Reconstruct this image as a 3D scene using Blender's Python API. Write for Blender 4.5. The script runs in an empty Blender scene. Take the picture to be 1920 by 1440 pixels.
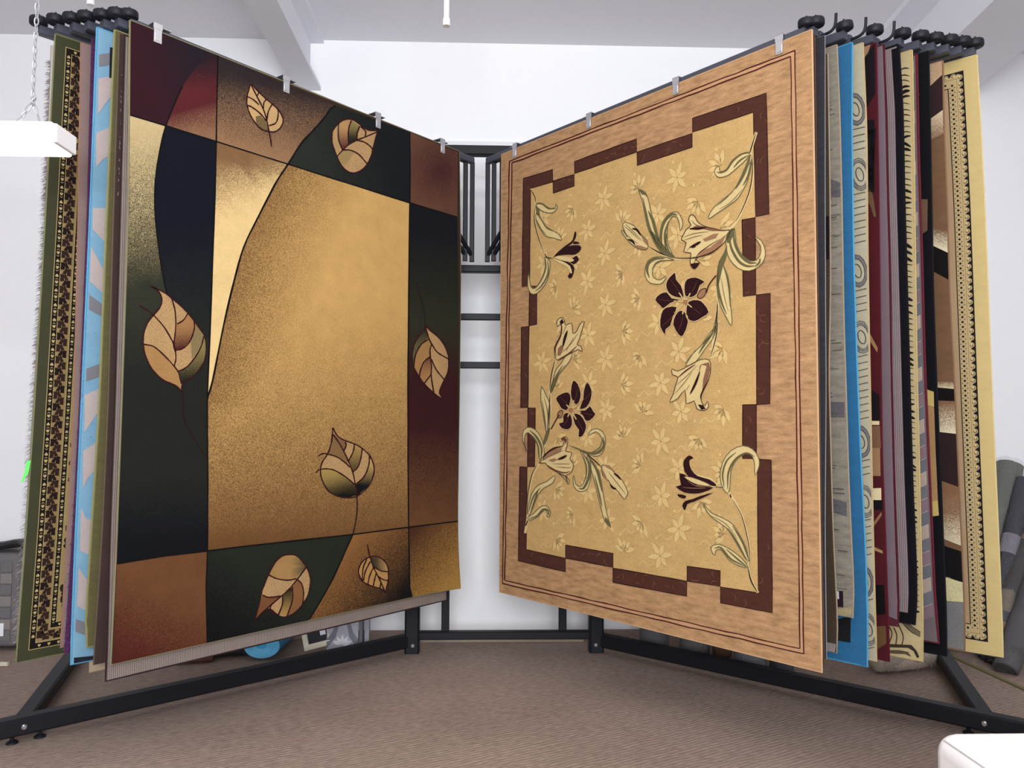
import bpy, bmesh, math, random
import numpy as np
from mathutils import Vector
from mathutils.geometry import tessellate_polygon
random.seed(7)
S = bpy.context.scene
COL = S.collection

# ---------------------------------------------------------------- camera
HC, FPX = 1.15, 1545.0
PSI, PIT, ROL = math.radians(1.9), math.radians(3.0), math.radians(0.223)
Fv = np.array([math.sin(PSI)*math.cos(PIT), math.cos(PSI)*math.cos(PIT), math.sin(PIT)])
R0v = np.array([math.cos(PSI), -math.sin(PSI), 0.0])
U0v = np.cross(R0v, Fv)
Uv = U0v*math.cos(ROL) - R0v*math.sin(ROL)
Rv = R0v*math.cos(ROL) + U0v*math.sin(ROL)
CAM = np.array([0.0, 0.0, HC])
cd = bpy.data.cameras.new('camera'); cam = bpy.data.objects.new('camera', cd); COL.objects.link(cam)
cd.sensor_fit = 'HORIZONTAL'; cd.sensor_width = 36.0; cd.lens = 36.0*FPX/1920.0; cd.clip_start = 0.05
from mathutils import Matrix
cam.matrix_world = Matrix(((Rv[0], Uv[0], -Fv[0], 0), (Rv[1], Uv[1], -Fv[1], 0), (Rv[2], Uv[2], -Fv[2], HC), (0, 0, 0, 1)))
S.camera = cam
S.view_settings.view_transform = 'Standard'; S.view_settings.look = 'None'
S.view_settings.gamma = 1.0; S.view_settings.use_curve_mapping = False
S.view_settings.exposure = 0.22

# ---------------------------------------------------------------- world and lights
W = bpy.data.worlds.new('shop daylight'); S.world = W; W.use_nodes = True
bg = W.node_tree.nodes['Background']; bg.inputs[0].default_value = (0.88, 0.93, 1.0, 1); bg.inputs[1].default_value = 0.26

def area(name, loc, size, power, target, color=(1, 0.97, 0.93)):
    l = bpy.data.lights.new(name, 'AREA'); l.shape = 'RECTANGLE'; l.size, l.size_y = size
    l.energy = power; l.color = color
    o = bpy.data.objects.new(name, l); COL.objects.link(o); o.location = loc
    o.rotation_euler = (Vector(target) - Vector(loc)).to_track_quat('-Z', 'Y').to_euler()
    return o
area('ceiling_fluorescents_front', (0.0, -0.5, 3.2), (3.0, 0.5), 30, (0.0, 1.6, 0.0))
area('ceiling_fluorescents_rear', (0.1, -1.9, 3.15), (2.4, 0.6), 22, (0.0, 4.2, 1.7))
area('ceiling_fill_uplight', (0.0, 1.2, 2.72), (5.0, 1.0), 62, (0.0, 1.25, 3.6))  # added fill aimed upward to brighten the ceiling, no fixture behind it
area('front_fill', (0.05, -2.4, 1.75), (1.7, 1.7), 262, (0.0, 4.4, 1.6), (0.92, 0.96, 1.0))  # added fill behind the camera, lights rugs and the wall gap

# ---------------------------------------------------------------- picture -> place
def ray(px, py):
    d = Fv + Rv*(px-960)/FPX - Uv*(py-720)/FPX
    return d
def on_z(px, py, z=0.0):
    d = ray(px, py); t = (z-HC)/d[2]; return CAM + d*t
def on_y(px, py, y):
    d = ray(px, py); return CAM + d*(y/d[1])
def project(P):
    d = np.asarray(P) - CAM; z = d @ Fv
    return 960+FPX*(d @ Rv)/z, 720-FPX*(d @ Uv)/z

def lin(c):
    return tuple(((v/255)/12.92 if v/255 <= 0.04045 else ((v/255+0.055)/1.055)**2.4) for v in c)

RK, SAT = 0.66, 1.0
def dye(c):
    c = lin(c); g = 0.3*c[0]+0.55*c[1]+0.15*c[2]
    return tuple((g+(v-g)*SAT)*RK for v in c)

# ---------------------------------------------------------------- materials
MATS = {}
def nodes_of(name):
    m = bpy.data.materials.new(name); m.use_nodes = True
    return m, m.node_tree.nodes, m.node_tree.links, m.node_tree.nodes['Principled BSDF']
def simple(name, rgb, rough=0.6, metal=0.0, bump=0.0, scale=40, var=0.0, spec=0.5):
    if name in MATS: return MATS[name]
    m, N, L, B = nodes_of(name)
    c = lin(rgb)
    B.inputs['Roughness'].default_value = rough; B.inputs['Metallic'].default_value = metal
    B.inputs['Specular IOR Level'].default_value = spec
    tc = N.new('ShaderNodeTexCoord'); nz = N.new('ShaderNodeTexNoise'); nz.inputs['Scale'].default_value = scale
    nz.inputs['Detail'].default_value = 4
    L.new(tc.outputs['Object'], nz.inputs['Vector'])
    mx = N.new('ShaderNodeMix'); mx.data_type = 'RGBA'
    mx.inputs['A'].default_value = (*[max(0, v*(1-var)) for v in c], 1)
    mx.inputs['B'].default_value = (*[min(1, v*(1+var)) for v in c], 1)
    L.new(nz.outputs['Fac'], mx.inputs['Factor']); L.new(mx.outputs['Result'], B.inputs['Base Color'])
    if bump:
        bp = N.new('ShaderNodeBump'); bp.inputs['Strength'].default_value = bump; bp.inputs['Distance'].default_value = 0.01
        L.new(nz.outputs['Fac'], bp.inputs['Height']); L.new(bp.outputs['Normal'], B.inputs['Normal'])
    MATS[name] = m
    return m

def math_node(N, L, op, a, b=None, clamp=False):
    n = N.new('ShaderNodeMath'); n.operation = op; n.use_clamp = clamp
    for i, v in enumerate((a, b)):
        if v is None: continue
        if isinstance(v, (int, float)): n.inputs[i].default_value = v
        else: L.new(v, n.inputs[i])
    return n.outputs[0]

def pile_material(name, rib=0.0, sheen=0.04, speck=400.0, mottle=0.30):
    """woven pile: each tuft takes one of two dyes (ca / cb), mixed by t = alpha of ca; alpha of cb = abrash"""
    m, N, L, B = nodes_of(name)
    ca = N.new('ShaderNodeAttribute'); ca.attribute_name = 'ca'
    cb = N.new('ShaderNodeAttribute'); cb.attribute_name = 'cb'
    uv = N.new('ShaderNodeAttribute'); uv.attribute_name = 'ruv'
    n1 = N.new('ShaderNodeTexNoise'); n1.inputs['Scale'].default_value = speck; n1.inputs['Detail'].default_value = 1.5
    L.new(uv.outputs['Vector'], n1.inputs['Vector'])
    t = ca.outputs['Alpha']
    one_t = math_node(N, L, 'SUBTRACT', 1.0, t)
    amp = math_node(N, L, 'MULTIPLY', math_node(N, L, 'MULTIPLY', t, one_t), 4.0, True)
    nn = math_node(N, L, 'MULTIPLY', math_node(N, L, 'SUBTRACT', n1.outputs['Fac'], 0.5), 2.5)
    mask = math_node(N, L, 'ADD', t, math_node(N, L, 'MULTIPLY', nn, amp), True)
    mx = N.new('ShaderNodeMix'); mx.data_type = 'RGBA'
    L.new(mask, mx.inputs['Factor']); L.new(ca.outputs['Color'], mx.inputs['A']); L.new(cb.outputs['Color'], mx.inputs['B'])
    # abrash bands running across the rug
    mp = N.new('ShaderNodeMapping'); mp.inputs['Scale'].default_value = (10.0, 38.0, 1.0)
    L.new(uv.outputs['Vector'], mp.inputs['Vector'])
    n2 = N.new('ShaderNodeTexNoise'); n2.inputs['Scale'].default_value = 1.6; n2.inputs['Detail'].default_value = 6
    n2.inputs['Roughness'].default_value = 0.65
    L.new(mp.outputs['Vector'], n2.inputs['Vector'])
    ab = math_node(N, L, 'MULTIPLY', math_node(N, L, 'SUBTRACT', n2.outputs['Fac'], 0.5), cb.outputs['Alpha'])
    # tufts
    n3 = N.new('ShaderNodeTexNoise'); n3.inputs['Scale'].default_value = 420; n3.inputs['Detail'].default_value = 2
    L.new(uv.outputs['Vector'], n3.inputs['Vector'])
    tuft = math_node(N, L, 'MULTIPLY', math_node(N, L, 'SUBTRACT', n3.outputs['Fac'], 0.5), mottle*2)
    n4 = N.new('ShaderNodeTexNoise'); n4.inputs['Scale'].default_value = 14; n4.inputs['Detail'].default_value = 5
    L.new(uv.outputs['Vector'], n4.inputs['Vector'])
    big = math_node(N, L, 'MULTIPLY', math_node(N, L, 'SUBTRACT', n4.outputs['Fac'], 0.5), mottle)
    k = math_node(N, L, 'ADD', math_node(N, L, 'ADD', ab, tuft), math_node(N, L, 'ADD', big, 1.0))
    if rib:
        sx = N.new('ShaderNodeSeparateXYZ'); L.new(uv.outputs['Vector'], sx.inputs[0])
        w = math_node(N, L, 'SINE', math_node(N, L, 'MULTIPLY', sx.outputs['X'], 2*math.pi/0.0062))
        w = math_node(N, L, 'ADD', w, math_node(N, L, 'MULTIPLY', math_node(N, L, 'SUBTRACT', n3.outputs['Fac'], 0.5), 1.2))
        k = math_node(N, L, 'ADD', k, math_node(N, L, 'MULTIPLY', w, rib))
    vm = N.new('ShaderNodeVectorMath'); vm.operation = 'SCALE'
    L.new(mx.outputs['Result'], vm.inputs[0]); L.new(k, vm.inputs['Scale'])
    L.new(vm.outputs[0], B.inputs['Base Color'])
    B.inputs['Roughness'].default_value = 0.95; B.inputs['Specular IOR Level'].default_value = 0.06
    B.inputs['Sheen Weight'].default_value = sheen; B.inputs['Sheen Roughness'].default_value = 0.5
    bp = N.new('ShaderNodeBump'); bp.inputs['Strength'].default_value = 0.35; bp.inputs['Distance'].default_value = 0.003
    L.new(n3.outputs['Fac'], bp.inputs['Height']); L.new(bp.outputs['Normal'], B.inputs['Normal'])
    MATS[name] = m
    return m
PILE = pile_material('woven_pile')
RIBM = pile_material('ribbed_flatweave', rib=0.42, sheen=0.0)
SATIN = pile_material('satin_pile', sheen=0.25, mottle=0.18)

BLACK = simple('black_powder_coat', (24, 25, 31), 0.52, 0.0, 0.02, 300, 0.1, 0.22)
BARM = simple('black_coat_painted_sheen', (62, 64, 74), 0.42, 0.0, 0.02, 300, 0.1, 0.45)  # black coat for the bars, reflected light put into a greyer base colour
STEEL = simple('zinc_steel', (205, 205, 208), 0.35, 0.85, 0.02, 80, 0.06)
BOLT = simple('bright_bolt_steel', (215, 215, 220), 0.25, 0.9)
WALLM = simple('white_wall_paint', (238, 238, 241), 0.85, 0, 0.05, 30, 0.015, 0.3)
CEILM = simple('white_ceiling_paint', (226, 225, 230), 0.9, 0, 0.04, 20, 0.02, 0.2)
BEAMM = simple('white_beam_paint', (224, 224, 230), 0.8, 0, 0.02, 20, 0.02, 0.3)

# ---------------------------------------------------------------- object helpers
def tag(o, label=None, cat=None, group=None, kind=None):
    if label: o['label'] = label
    if cat: o['category'] = cat
    if group: o['group'] = group
    if kind: o['kind'] = kind
    return o
def empty(name, loc, label=None, cat=None, group=None):
    o = bpy.data.objects.new(name, None); COL.objects.link(o); o.location = loc
    o.empty_display_size = 0.05
    return tag(o, label, cat, group)
class MB:
    """collects shapes in world coordinates; build() links them as ONE mesh object"""
    def __init__(s): s.v, s.f = [], []
    def add(s, vs, fs):
        b = len(s.v); s.v += [tuple(map(float, p)) for p in vs]; s.f += [tuple(i+b for i in f) for f in fs]
    def box(s, lo, hi):
        x0, y0, z0 = lo; x1, y1, z1 = hi
        s.add([(x0,y0,z0),(x1,y0,z0),(x1,y1,z0),(x0,y1,z0),(x0,y0,z1),(x1,y0,z1),(x1,y1,z1),(x0,y1,z1)],
              [(0,3,2,1),(4,5,6,7),(0,1,5,4),(1,2,6,5),(2,3,7,6),(3,0,4,7)])
    def bar(s, a, b, w, h, up=(0, 0, 1), bev=0.12):
        """square tube with chamfered long edges from a to b; w sideways, h along up"""
        a, b = np.array(a, float), np.array(b, float); d = b-a; d /= np.linalg.norm(d)
        up = np.array(up, float)
        if abs(d @ up) > 0.95: up = np.array((0.0, 1.0, 0.0))
        x = np.cross(d, up); x /= np.linalg.norm(x); y = np.cross(x, d)
        c = min(w, h)*bev; pr = []
        for sx, sy in ((1, 1), (-1, 1), (-1, -1), (1, -1)):
            p1, p2 = (sx*(w/2), sy*(h/2-c)), (sx*(w/2-c), sy*(h/2))
            pr += [p1, p2] if sx*sy > 0 else [p2, p1]
        n = len(pr); vs = [a+x*p+y*q for p, q in pr]+[b+x*p+y*q for p, q in pr]
        s.add(vs, [(i, (i+1) % n, n+(i+1) % n, n+i) for i in range(n)]+[tuple(range(n-1, -1, -1)), tuple(range(n, 2*n))])
    def tube(s, pts, r, n=10, cap=True):
        pts = [np.array(p, float) for p in pts]; rs = r if isinstance(r, (list, tuple)) else [r]*len(pts)
        b = len(s.v); prev = None
        for i, p in enumerate(pts):
            d = pts[min(i+1, len(pts)-1)]-pts[max(i-1, 0)]; d /= (np.linalg.norm(d)+1e-12)
            ref = prev if prev is not None else (np.array((0, 0, 1.0)) if abs(d[2]) < 0.9 else np.array((1.0, 0, 0)))
            x = ref-d*(ref @ d); x /= np.linalg.norm(x); y = np.cross(d, x); prev = x
            s.v += [tuple(p+rs[i]*(x*math.cos(2*math.pi*k/n)+y*math.sin(2*math.pi*k/n))) for k in range(n)]
        for i in range(len(pts)-1):
            for k in range(n):
                s.f.append((b+i*n+k, b+i*n+(k+1) % n, b+(i+1)*n+(k+1) % n, b+(i+1)*n+k))
        if cap:
            s.f.append(tuple(b+k for k in range(n-1, -1, -1))); s.f.append(tuple(b+(len(pts)-1)*n+k for k in range(n)))
    def build(s, name, mat, parent=None, smooth=False, bevel=0.0, loc=None):
        o_loc = np.array(parent_loc(parent) if parent is not None else (loc if loc is not None else (0, 0, 0)), float)
        me = bpy.data.meshes.new(name); me.from_pydata([tuple(np.array(p)-o_loc) for p in s.v], [], s.f); me.validate()
        me.materials.append(mat)
        if smooth:
            me.polygons.foreach_set('use_smooth', [True]*len(me.polygons))
        o = bpy.data.objects.new(name, me); COL.objects.link(o)
        if parent is not None: o.parent = parent
        else: o.location = o_loc
        if bevel:
            bv = o.modifiers.new('edge', 'BEVEL'); bv.width = bevel; bv.segments = 3
        if smooth and hasattr(me, 'set_sharp_from_angle'): me.set_sharp_from_angle(angle=math.radians(40))
        return o
def parent_loc(p):
    v = np.zeros(3)
    while p is not None:
        v += np.array(p.location); p = p.parent
    return v
def struct(name, mb, mat, bevel=0.0, label=None):
    o = mb.build(name, mat, None, bevel=bevel); tag(o, label, None, None, 'structure'); return o

def catmull(pts, n=6, closed=False):
    pts = [np.array(p, float) for p in pts]; N_ = len(pts); out = []
    if N_ < 3: return [tuple(p) for p in pts]
    rng = range(N_ if closed else N_-1)
    for i in rng:
        p1, p2 = pts[i], pts[(i+1) % N_]
        p0 = pts[i-1] if (closed or i > 0) else 2*p1-p2
        p3 = pts[(i+2) % N_] if (closed or i+2 < N_) else 2*p2-p1
        for k in range(n):
            t = k/n
            out.append(tuple(0.5*((2*p1)+(-p0+p2)*t+(2*p0-5*p1+4*p2-p3)*t*t+(-p0+3*p1-3*p2+p3)*t**3)))
    if not closed: out.append(tuple(pts[-1]))
    return out
# ---------------------------------------------------------------- the room
YW = 4.75                                     # back wall
ZC = 3.41                                     # ceiling
m = MB(); m.box((-5.5, -5.5, -0.1), (5.5, YW, 0.0))
def carpet_material():
    m_, N, L, B = nodes_of('ribbed_brown_carpet')
    tc = N.new('ShaderNodeTexCoord')
    mp = N.new('ShaderNodeMapping'); mp.inputs['Rotation'].default_value = (0, 0, math.radians(-28))
    L.new(tc.outputs['Object'], mp.inputs['Vector'])
    # broken ribs
    nz0 = N.new('ShaderNodeTexNoise'); nz0.inputs['Scale'].default_value = 9; nz0.inputs['Detail'].default_value = 4
    L.new(mp.outputs['Vector'], nz0.inputs['Vector'])
    sx = N.new('ShaderNodeSeparateXYZ'); L.new(mp.outputs['Vector'], sx.inputs[0])
    yy = math_node(N, L, 'ADD', sx.outputs['Y'], math_node(N, L, 'MULTIPLY', nz0.outputs['Fac'], 0.022))
    w = math_node(N, L, 'SINE', math_node(N, L, 'MULTIPLY', yy, 2*math.pi/0.019))
    mp2 = N.new('ShaderNodeMapping'); mp2.inputs['Scale'].default_value = (28, 60, 1)
    L.new(mp.outputs['Vector'], mp2.inputs['Vector'])
    dash = N.new('ShaderNodeTexNoise'); dash.inputs['Scale'].default_value = 1.0; dash.inputs['Detail'].default_value = 3
    L.new(mp2.outputs['Vector'], dash.inputs['Vector'])
    fine = N.new('ShaderNodeTexNoise'); fine.inputs['Scale'].default_value = 260; fine.inputs['Detail'].default_value = 2
    L.new(tc.outputs['Object'], fine.inputs['Vector'])
    big = N.new('ShaderNodeTexNoise'); big.inputs['Scale'].default_value = 1.3; big.inputs['Detail'].default_value = 4
    L.new(tc.outputs['Object'], big.inputs['Vector'])
    h = math_node(N, L, 'ADD', math_node(N, L, 'MULTIPLY', w, math_node(N, L, 'MULTIPLY', dash.outputs['Fac'], 0.32)), math_node(N, L, 'MULTIPLY', fine.outputs['Fac'], 0.9))
    f = math_node(N, L, 'ADD', math_node(N, L, 'MULTIPLY', h, 0.30), math_node(N, L, 'ADD', math_node(N, L, 'MULTIPLY', dash.outputs['Fac'], 0.55), math_node(N, L, 'MULTIPLY', big.outputs['Fac'], 0.35)), True)
    r = N.new('ShaderNodeValToRGB')
    r.color_ramp.elements[0].position = 0.25; r.color_ramp.elements[0].color = (*lin((98, 84, 77)), 1)
    r.color_ramp.elements[1].position = 0.95; r.color_ramp.elements[1].color = (*lin((182, 160, 146)), 1)
    L.new(f, r.inputs[0]); L.new(r.outputs[0], B.inputs['Base Color'])
    B.inputs['Roughness'].default_value = 0.95; B.inputs['Specular IOR Level'].default_value = 0.1
    bp = N.new('ShaderNodeBump'); bp.inputs['Strength'].default_value = 0.6; bp.inputs['Distance'].default_value = 0.006
    L.new(h, bp.inputs['Height']); L.new(bp.outputs['Normal'], B.inputs['Normal'])
    return m_
CARPET = carpet_material()
struct('floor', m, CARPET)
m = MB(); m.box((-5.5, YW, -0.1), (5.5, YW+0.15, ZC+0.2)); struct('wall_back', m, WALLM)
m = MB(); m.box((-5.65, -5.5, -0.1), (-5.5, YW+0.15, ZC+0.2)); struct('wall_left', m, WALLM)
m = MB(); m.box((5.5, -5.5, -0.1), (5.65, YW+0.15, ZC+0.2)); struct('wall_right', m, WALLM)
m = MB(); m.box((-5.5, -5.5, ZC), (5.5, YW, ZC+0.12)); struct('ceiling', m, CEILM)
# I-shaped ceiling beam running out from the wall, left of the middle
bx = on_y(602, 170, YW); xr = bx[0]; zb = bx[2]
xl = on_y(553, 165, YW)[0]; xc = (xr+xl)/2
m = MB()
m.box((xl, -3.0, zb), (xr, YW, zb+0.022))                       # lower flange
m.box((xc-0.006, -3.0, zb+0.022), (xr-0.065, YW, ZC-0.02))      # web
m.box((xl, -3.0, ZC-0.022), (xr+0.012, YW, ZC+0.0))              # upper flange
struct('ceiling_beam', m, BEAMM)
# right-hand beam, wider
a0 = on_y(1668, 180, YW)
m = MB()
def beam_dir(p, ang, L_):
    return np.array((p[0]+math.sin(ang)*-L_, p[1]-math.cos(ang)*L_))
def slab_plan(mb, p, q, w, z0, z1):
    p, q = np.array(p[:2]), np.array(q[:2]); d = (q-p)/np.linalg.norm(q-p); n = np.array((-d[1], d[0]))
    v = [p, p+n*w, q+n*w, q]
    mb.add([(*c, z0) for c in v]+[(*c, z1) for c in v], [(0, 1, 2, 3), (7, 6, 5, 4), (0, 4, 5, 1), (1, 5, 6, 2), (2, 6, 7, 3), (3, 7, 4, 0)])
ang = math.radians(4.5)
pq = beam_dir(a0, ang, 6.5)
slab_plan(m, a0, pq, 0.42, zb, ZC)
struct('ceiling_beam.001', m, BEAMM)
sfx = a0+np.array((-0.16, 0, 0))
m = MB(); slab_plan(m, sfx, beam_dir(sfx, ang, 6.5), 0.16, ZC-0.035, ZC); struct('trim_1', m, BEAMM)
# pale ledge strip on the wall behind the rack top and pale batten along the foot of the wall
za, zb2 = on_y(900, 274, YW)[2], on_y(900, 267, YW)[2]
m = MB(); m.box((-0.55, YW-0.018, za), (0.62, YW, zb2)); struct('trim_2', m, simple('wall_ledge_paint', (222, 222, 226), 0.7))
BATT = simple('raw_batten_wood', (150, 136, 118), 0.8, 0, 0.1, 60, 0.15)
pa = on_z(790, 1207); 
m = MB(); m.box((-0.44, pa[1]+0.02, 0.0), (0.54, pa[1]+0.09, 0.012)); struct('trim_3', m, BATT, 0.003)
# olive carpet binding that crosses the floor at the right
b0, b1 = on_z(1690, 1188), on_z(1960, 1312)
m = MB(); m.bar((b0[0], b0[1], 0.004), (b1[0], b1[1], 0.004), 0.022, 0.008); struct('trim_4', m, simple('olive_carpet_binding', (112, 104, 66), 0.9, 0, 0.2, 200, 0.2))
# pipes hanging from the ceiling
PIPE = simple('white_plastic_pipe', (232, 226, 228), 0.35, 0, 0, 10, 0.01)
def pipe(px, py, y, label):
    p = on_y(px, py, y)
    r = 0.5*13*y/FPX
    root = empty('ceiling_pipe', (p[0], y, ZC), label, 'pipe', 'white pipes hanging from the ceiling')
    m = MB(); m.tube([(p[0], y, ZC-0.012), (p[0], y, p[2]+0.02)], r*0.86, 14); m.build('tube', PIPE, root, True)
    m = MB(); m.tube([(p[0], y, p[2]+0.03), (p[0], y, p[2])], r*1.12, 14); m.build('end_cap', PIPE, root, True)
    m = MB(); m.tube([(p[0], y, ZC-0.012), (p[0], y, ZC)], r*2.2, 14); m.build('flange', PIPE, root, True)
pipe(837, 49, 3.3, 'white pipe stub hanging from the ceiling above the open middle of the rack')
pipe(170, 10, 3.3, 'white pipe end at the ceiling above the left arm ends')
# ---------------------------------------------------------------- rugs: geometry
TTOP = 2.489
class Side: pass
LS, RS = Side(), Side()
LS.E0 = np.array((-1.1808, 2.70)); d0 = np.array((-0.1331, 3.9467))-LS.E0; d0 /= np.linalg.norm(d0)
LS.E1 = np.array((-1.4925, 2.77)); LS.Q0 = LS.E0+d0*1.75; LS.Q1 = LS.Q0+np.array((-0.27, 0.0)); LS.sg = 1
RS.E0 = np.array((1.092, 2.67)); d1 = np.array((0.076, 3.984))-RS.E0; d1 /= np.linalg.norm(d1)
RS.E1 = np.array((1.72, 2.80)); RS.Q0 = RS.E0+d1*1.78; RS.Q1 = RS.Q0+np.array((0.50, 0.0)); RS.sg = -1
def side_E(s, t): return s.E0+(s.E1-s.E0)*t
def side_Q(s, t): return s.Q0+(s.Q1-s.Q0)*t
def side_frame(s, t):
    e = side_E(s, t); d = side_Q(s, t)-e; d = d/np.linalg.norm(d)
    n = np.array((d[1], -d[0]))*s.sg
    if n[1] > 0: n = -n
    return e, d, n
def t_of_px(s, px, py):
    """which place along the row of rug edges a picture point belongs to, and its height"""
    r = ray(px, py); a = s.E1-s.E0
    # r*k = E0 + a*t
    M = np.array(((r[0], -a[0]), (r[1], -a[1]))); k, t = np.linalg.solve(M, s.E0)
    return t, HC+r[2]*k

class Rug:
    def __init__(s, name, label, side, edge, width, thick, front, back=None, bind=None, mat=None,
                 bind_r=0.006, flat_t=None, top=None, bottom=None, wave=0.0, seed=0, curl=None, group=None, abrash=0.0, tb=0.0, front2=None, inset=0.0):
        s.inset = inset; s.side, s.w, s.th, s.wave, s.seed, s.curl = side, width, thick, wave, seed, curl
        if flat_t is not None:
            s.T = top; s.len = top-bottom; s.tp = [(0, flat_t), (s.len, flat_t)] if not isinstance(flat_t, list) else flat_t
        else:
            q = [t_of_px(side, *e) for e in edge]
            s.T = min(q[0][1], 2.476); s.len = s.T-q[-1][1]
            s.tp = [(s.T-z, t) for t, z in q]
        c = np.array(s.tp); s._v, s._t = c[:, 0], c[:, 1]
        e, d, n = side_frame(side, s.t(0))
        base = e+d*(width/2)
        s.root = empty(name, (base[0], base[1], s.T-s.len), label, 'rug', group)
        s.mat = mat or PILE; s.front = front
        s.bufs = {}
        s.slab(front, back or front, abrash, tb, front2 or front)
        if bind: s.binding(bind, bind_r)
    def t(s, v):
        # smooth interpolation of the hang
        return float(np.interp(v, s._v, s._t))
    def surf(s, u, v, off=0.0):
        tv = (s.t(v-0.06)+2*s.t(v)+s.t(v+0.06))/4 if len(s._v) > 2 else s.t(v)
        e, d, n = side_frame(s.side, tv)
        w = 0.0
        if s.wave:
            env = min(1.0, max(0.0, v/0.35))
            w = s.wave*env*(math.sin(2.6*u+1.7*v+s.seed)+0.6*math.sin(5.3*u-2.1*v+2*s.seed))
        if s.curl: w += s.curl(s, u, v)
        p = e+d*(u+s.inset)+n*(off+w)
        return np.array((p[0], p[1], s.T-v))
    def inv(s, px, py):
        r = ray(px, py); v = s.len/2
        for _ in range(6):
            e, d, n = side_frame(s.side, (s.t(v-0.06)+2*s.t(v)+s.t(v+0.06))/4 if len(s._v) > 2 else s.t(v))
            M = np.array(((r[0], -d[0]), (r[1], -d[1]))); k, u = np.linalg.solve(M, e)
            v = s.T-(HC+r[2]*k)
        return (u-s.inset, v)
    def slab(s, ca, cb, abrash, tb, c2):
        nu, nv = max(8, int(s.w/0.055)), max(10, int(s.len/0.055))
        if s.side_hidden(): nu = 10
        us, vs = np.linspace(0, s.w, nu+1), np.linspace(0, s.len, nv+1)
        V, F, UV = [], [], []
        for off in (0.0, -s.th):
            for v in vs:
                for u in us:
                    V.append(s.surf(u, v, off)); UV.append((u, v, off))
        A = (nu+1)*(nv+1); idx = lambda i, j, k: k*A+j*(nu+1)+i
        for j in range(nv):
            for i in range(nu):
                F.append((idx(i, j, 0), idx(i+1, j, 0), idx(i+1, j+1, 0), idx(i, j+1, 0)))
                F.append((idx(i, j, 1), idx(i, j+1, 1), idx(i+1, j+1, 1), idx(i+1, j, 1)))
        for j in range(nv):
            for i in (0, nu): F.append((idx(i, j, 0), idx(i, j+1, 0), idx(i, j+1, 1), idx(i, j, 1)))
        for i in range(nu):
            for j in (0, nv): F.append((idx(i, j, 0), idx(i+1, j, 0), idx(i+1, j, 1), idx(i, j, 1)))
        CA = [(*dye(ca), tb)]*A+[(*dye(cb), 0.0)]*A; CB = [(*dye(c2), abrash)]*A+[(*dye(cb), 0.0)]*A
        s.mesh('pile', V, F, UV, CA, CB, s.mat)
    def side_hidden(s): return not getattr(s, 'full', True)
    def mesh(s, name, V, F, UV, CA, CB, mat, kind=None, parent=None, label=None, flat=False):
        me = bpy.data.meshes.new(name); b = parent_loc(s.root)
        me.from_pydata([tuple(np.asarray(p)-b) for p in V], [], F)
        bm = bmesh.new(); bm.from_mesh(me); bmesh.ops.recalc_face_normals(bm, faces=bm.faces) if not flat else None
        bm.to_mesh(me); bm.free()
        for nm, ty, dat in (('ca', 'FLOAT_COLOR', CA), ('cb', 'FLOAT_COLOR', CB)):
            at = me.attributes.new(nm, ty, 'POINT'); at.data.foreach_set('color', [float(x) for c in dat for x in c])
        at = me.attributes.new('ruv', 'FLOAT_VECTOR', 'POINT'); at.data.foreach_set('vector', [float(x) for c in UV for x in c])
        me.materials.append(mat); me.polygons.foreach_set('use_smooth', [not flat]*len(me.polygons))
        if not flat and hasattr(me, 'set_sharp_from_angle'): me.set_sharp_from_angle(angle=math.radians(50))
        o = bpy.data.objects.new(name, me); COL.objects.link(o); o.parent = parent or s.root
        if kind: o['kind'] = kind
        if label: o['label'] = label
        return o
    def binding(s, c, r):
        r *= 0.68
        pts = []
        n = 26
        for v in np.linspace(0, s.len, n): pts.append((0, v))
        for u in np.linspace(0, s.w, 18)[1:]: pts.append((u, s.len))
        for v in np.linspace(s.len, 0, n)[1:]: pts.append((s.w, v))
        for u in np.linspace(s.w, 0, 18)[1:-1]: pts.append((u, 0))
        m = MB(); P = [s.surf(u, v, -s.th*0.45) for u, v in pts]; P.append(P[0])
        m.tube(P, r, 6, False)
        CA = [(*dye(c), 0.0)]*len(m.v); UV = [(p[0]*0.7, p[2], p[1]) for p in m.v]
        s.mesh('binding', m.v, m.f, UV, CA, CA, PILE)
    # ---- inlaid pieces ------------------------------------------------
    def poly(s, part, pts, ca, cb=None, tf=0.0, layer=1, uv=False, abrash=0.0, cut=0.075):
        """a closed outline (picture points, or u,v metres) becomes a thin inlay that follows the hang of the rug"""
        P = [tuple(p) for p in pts] if uv else [s.inv(*p) for p in pts]
        Q = [P[0]]
        for p in P[1:]:
            if abs(p[0]-Q[-1][0])+abs(p[1]-Q[-1][1]) > 1e-5: Q.append(p)
        P = [(min(max(u, 0.001), s.w-0.001), min(max(v, 0.001), s.len-0.001)) for u, v in Q]
        tri = tessellate_polygon([[Vector((u, v, 0)) for u, v in P]])
        if not tri: return
        us, vs = [p[0] for p in P], [p[1] for p in P]
        if max(us)-min(us) > cut or max(vs)-min(vs) > cut:
            bm = bmesh.new(); bv = [bm.verts.new((u, v, 0)) for u, v in P]
            for t in tri:
                try: bm.faces.new([bv[i] for i in t])
                except ValueError: pass
            for ax, lo, hi in ((0, min(us), max(us)), (1, min(vs), max(vs))):
                k = math.ceil(lo/cut)
                while k*cut < hi:
                    if k*cut > lo+1e-4:
                        co = [0, 0, 0]; no = [0, 0, 0]; co[ax] = k*cut; no[ax] = 1
                        bmesh.ops.bisect_plane(bm, geom=bm.verts[:]+bm.edges[:]+bm.faces[:], plane_co=co, plane_no=no, dist=1e-6)
                    k += 1
            bm.verts.index_update()
            P = [(v.co.x, v.co.y) for v in bm.verts]; tri = [[v.index for v in f.verts] for f in bm.faces]; bm.free()
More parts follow.
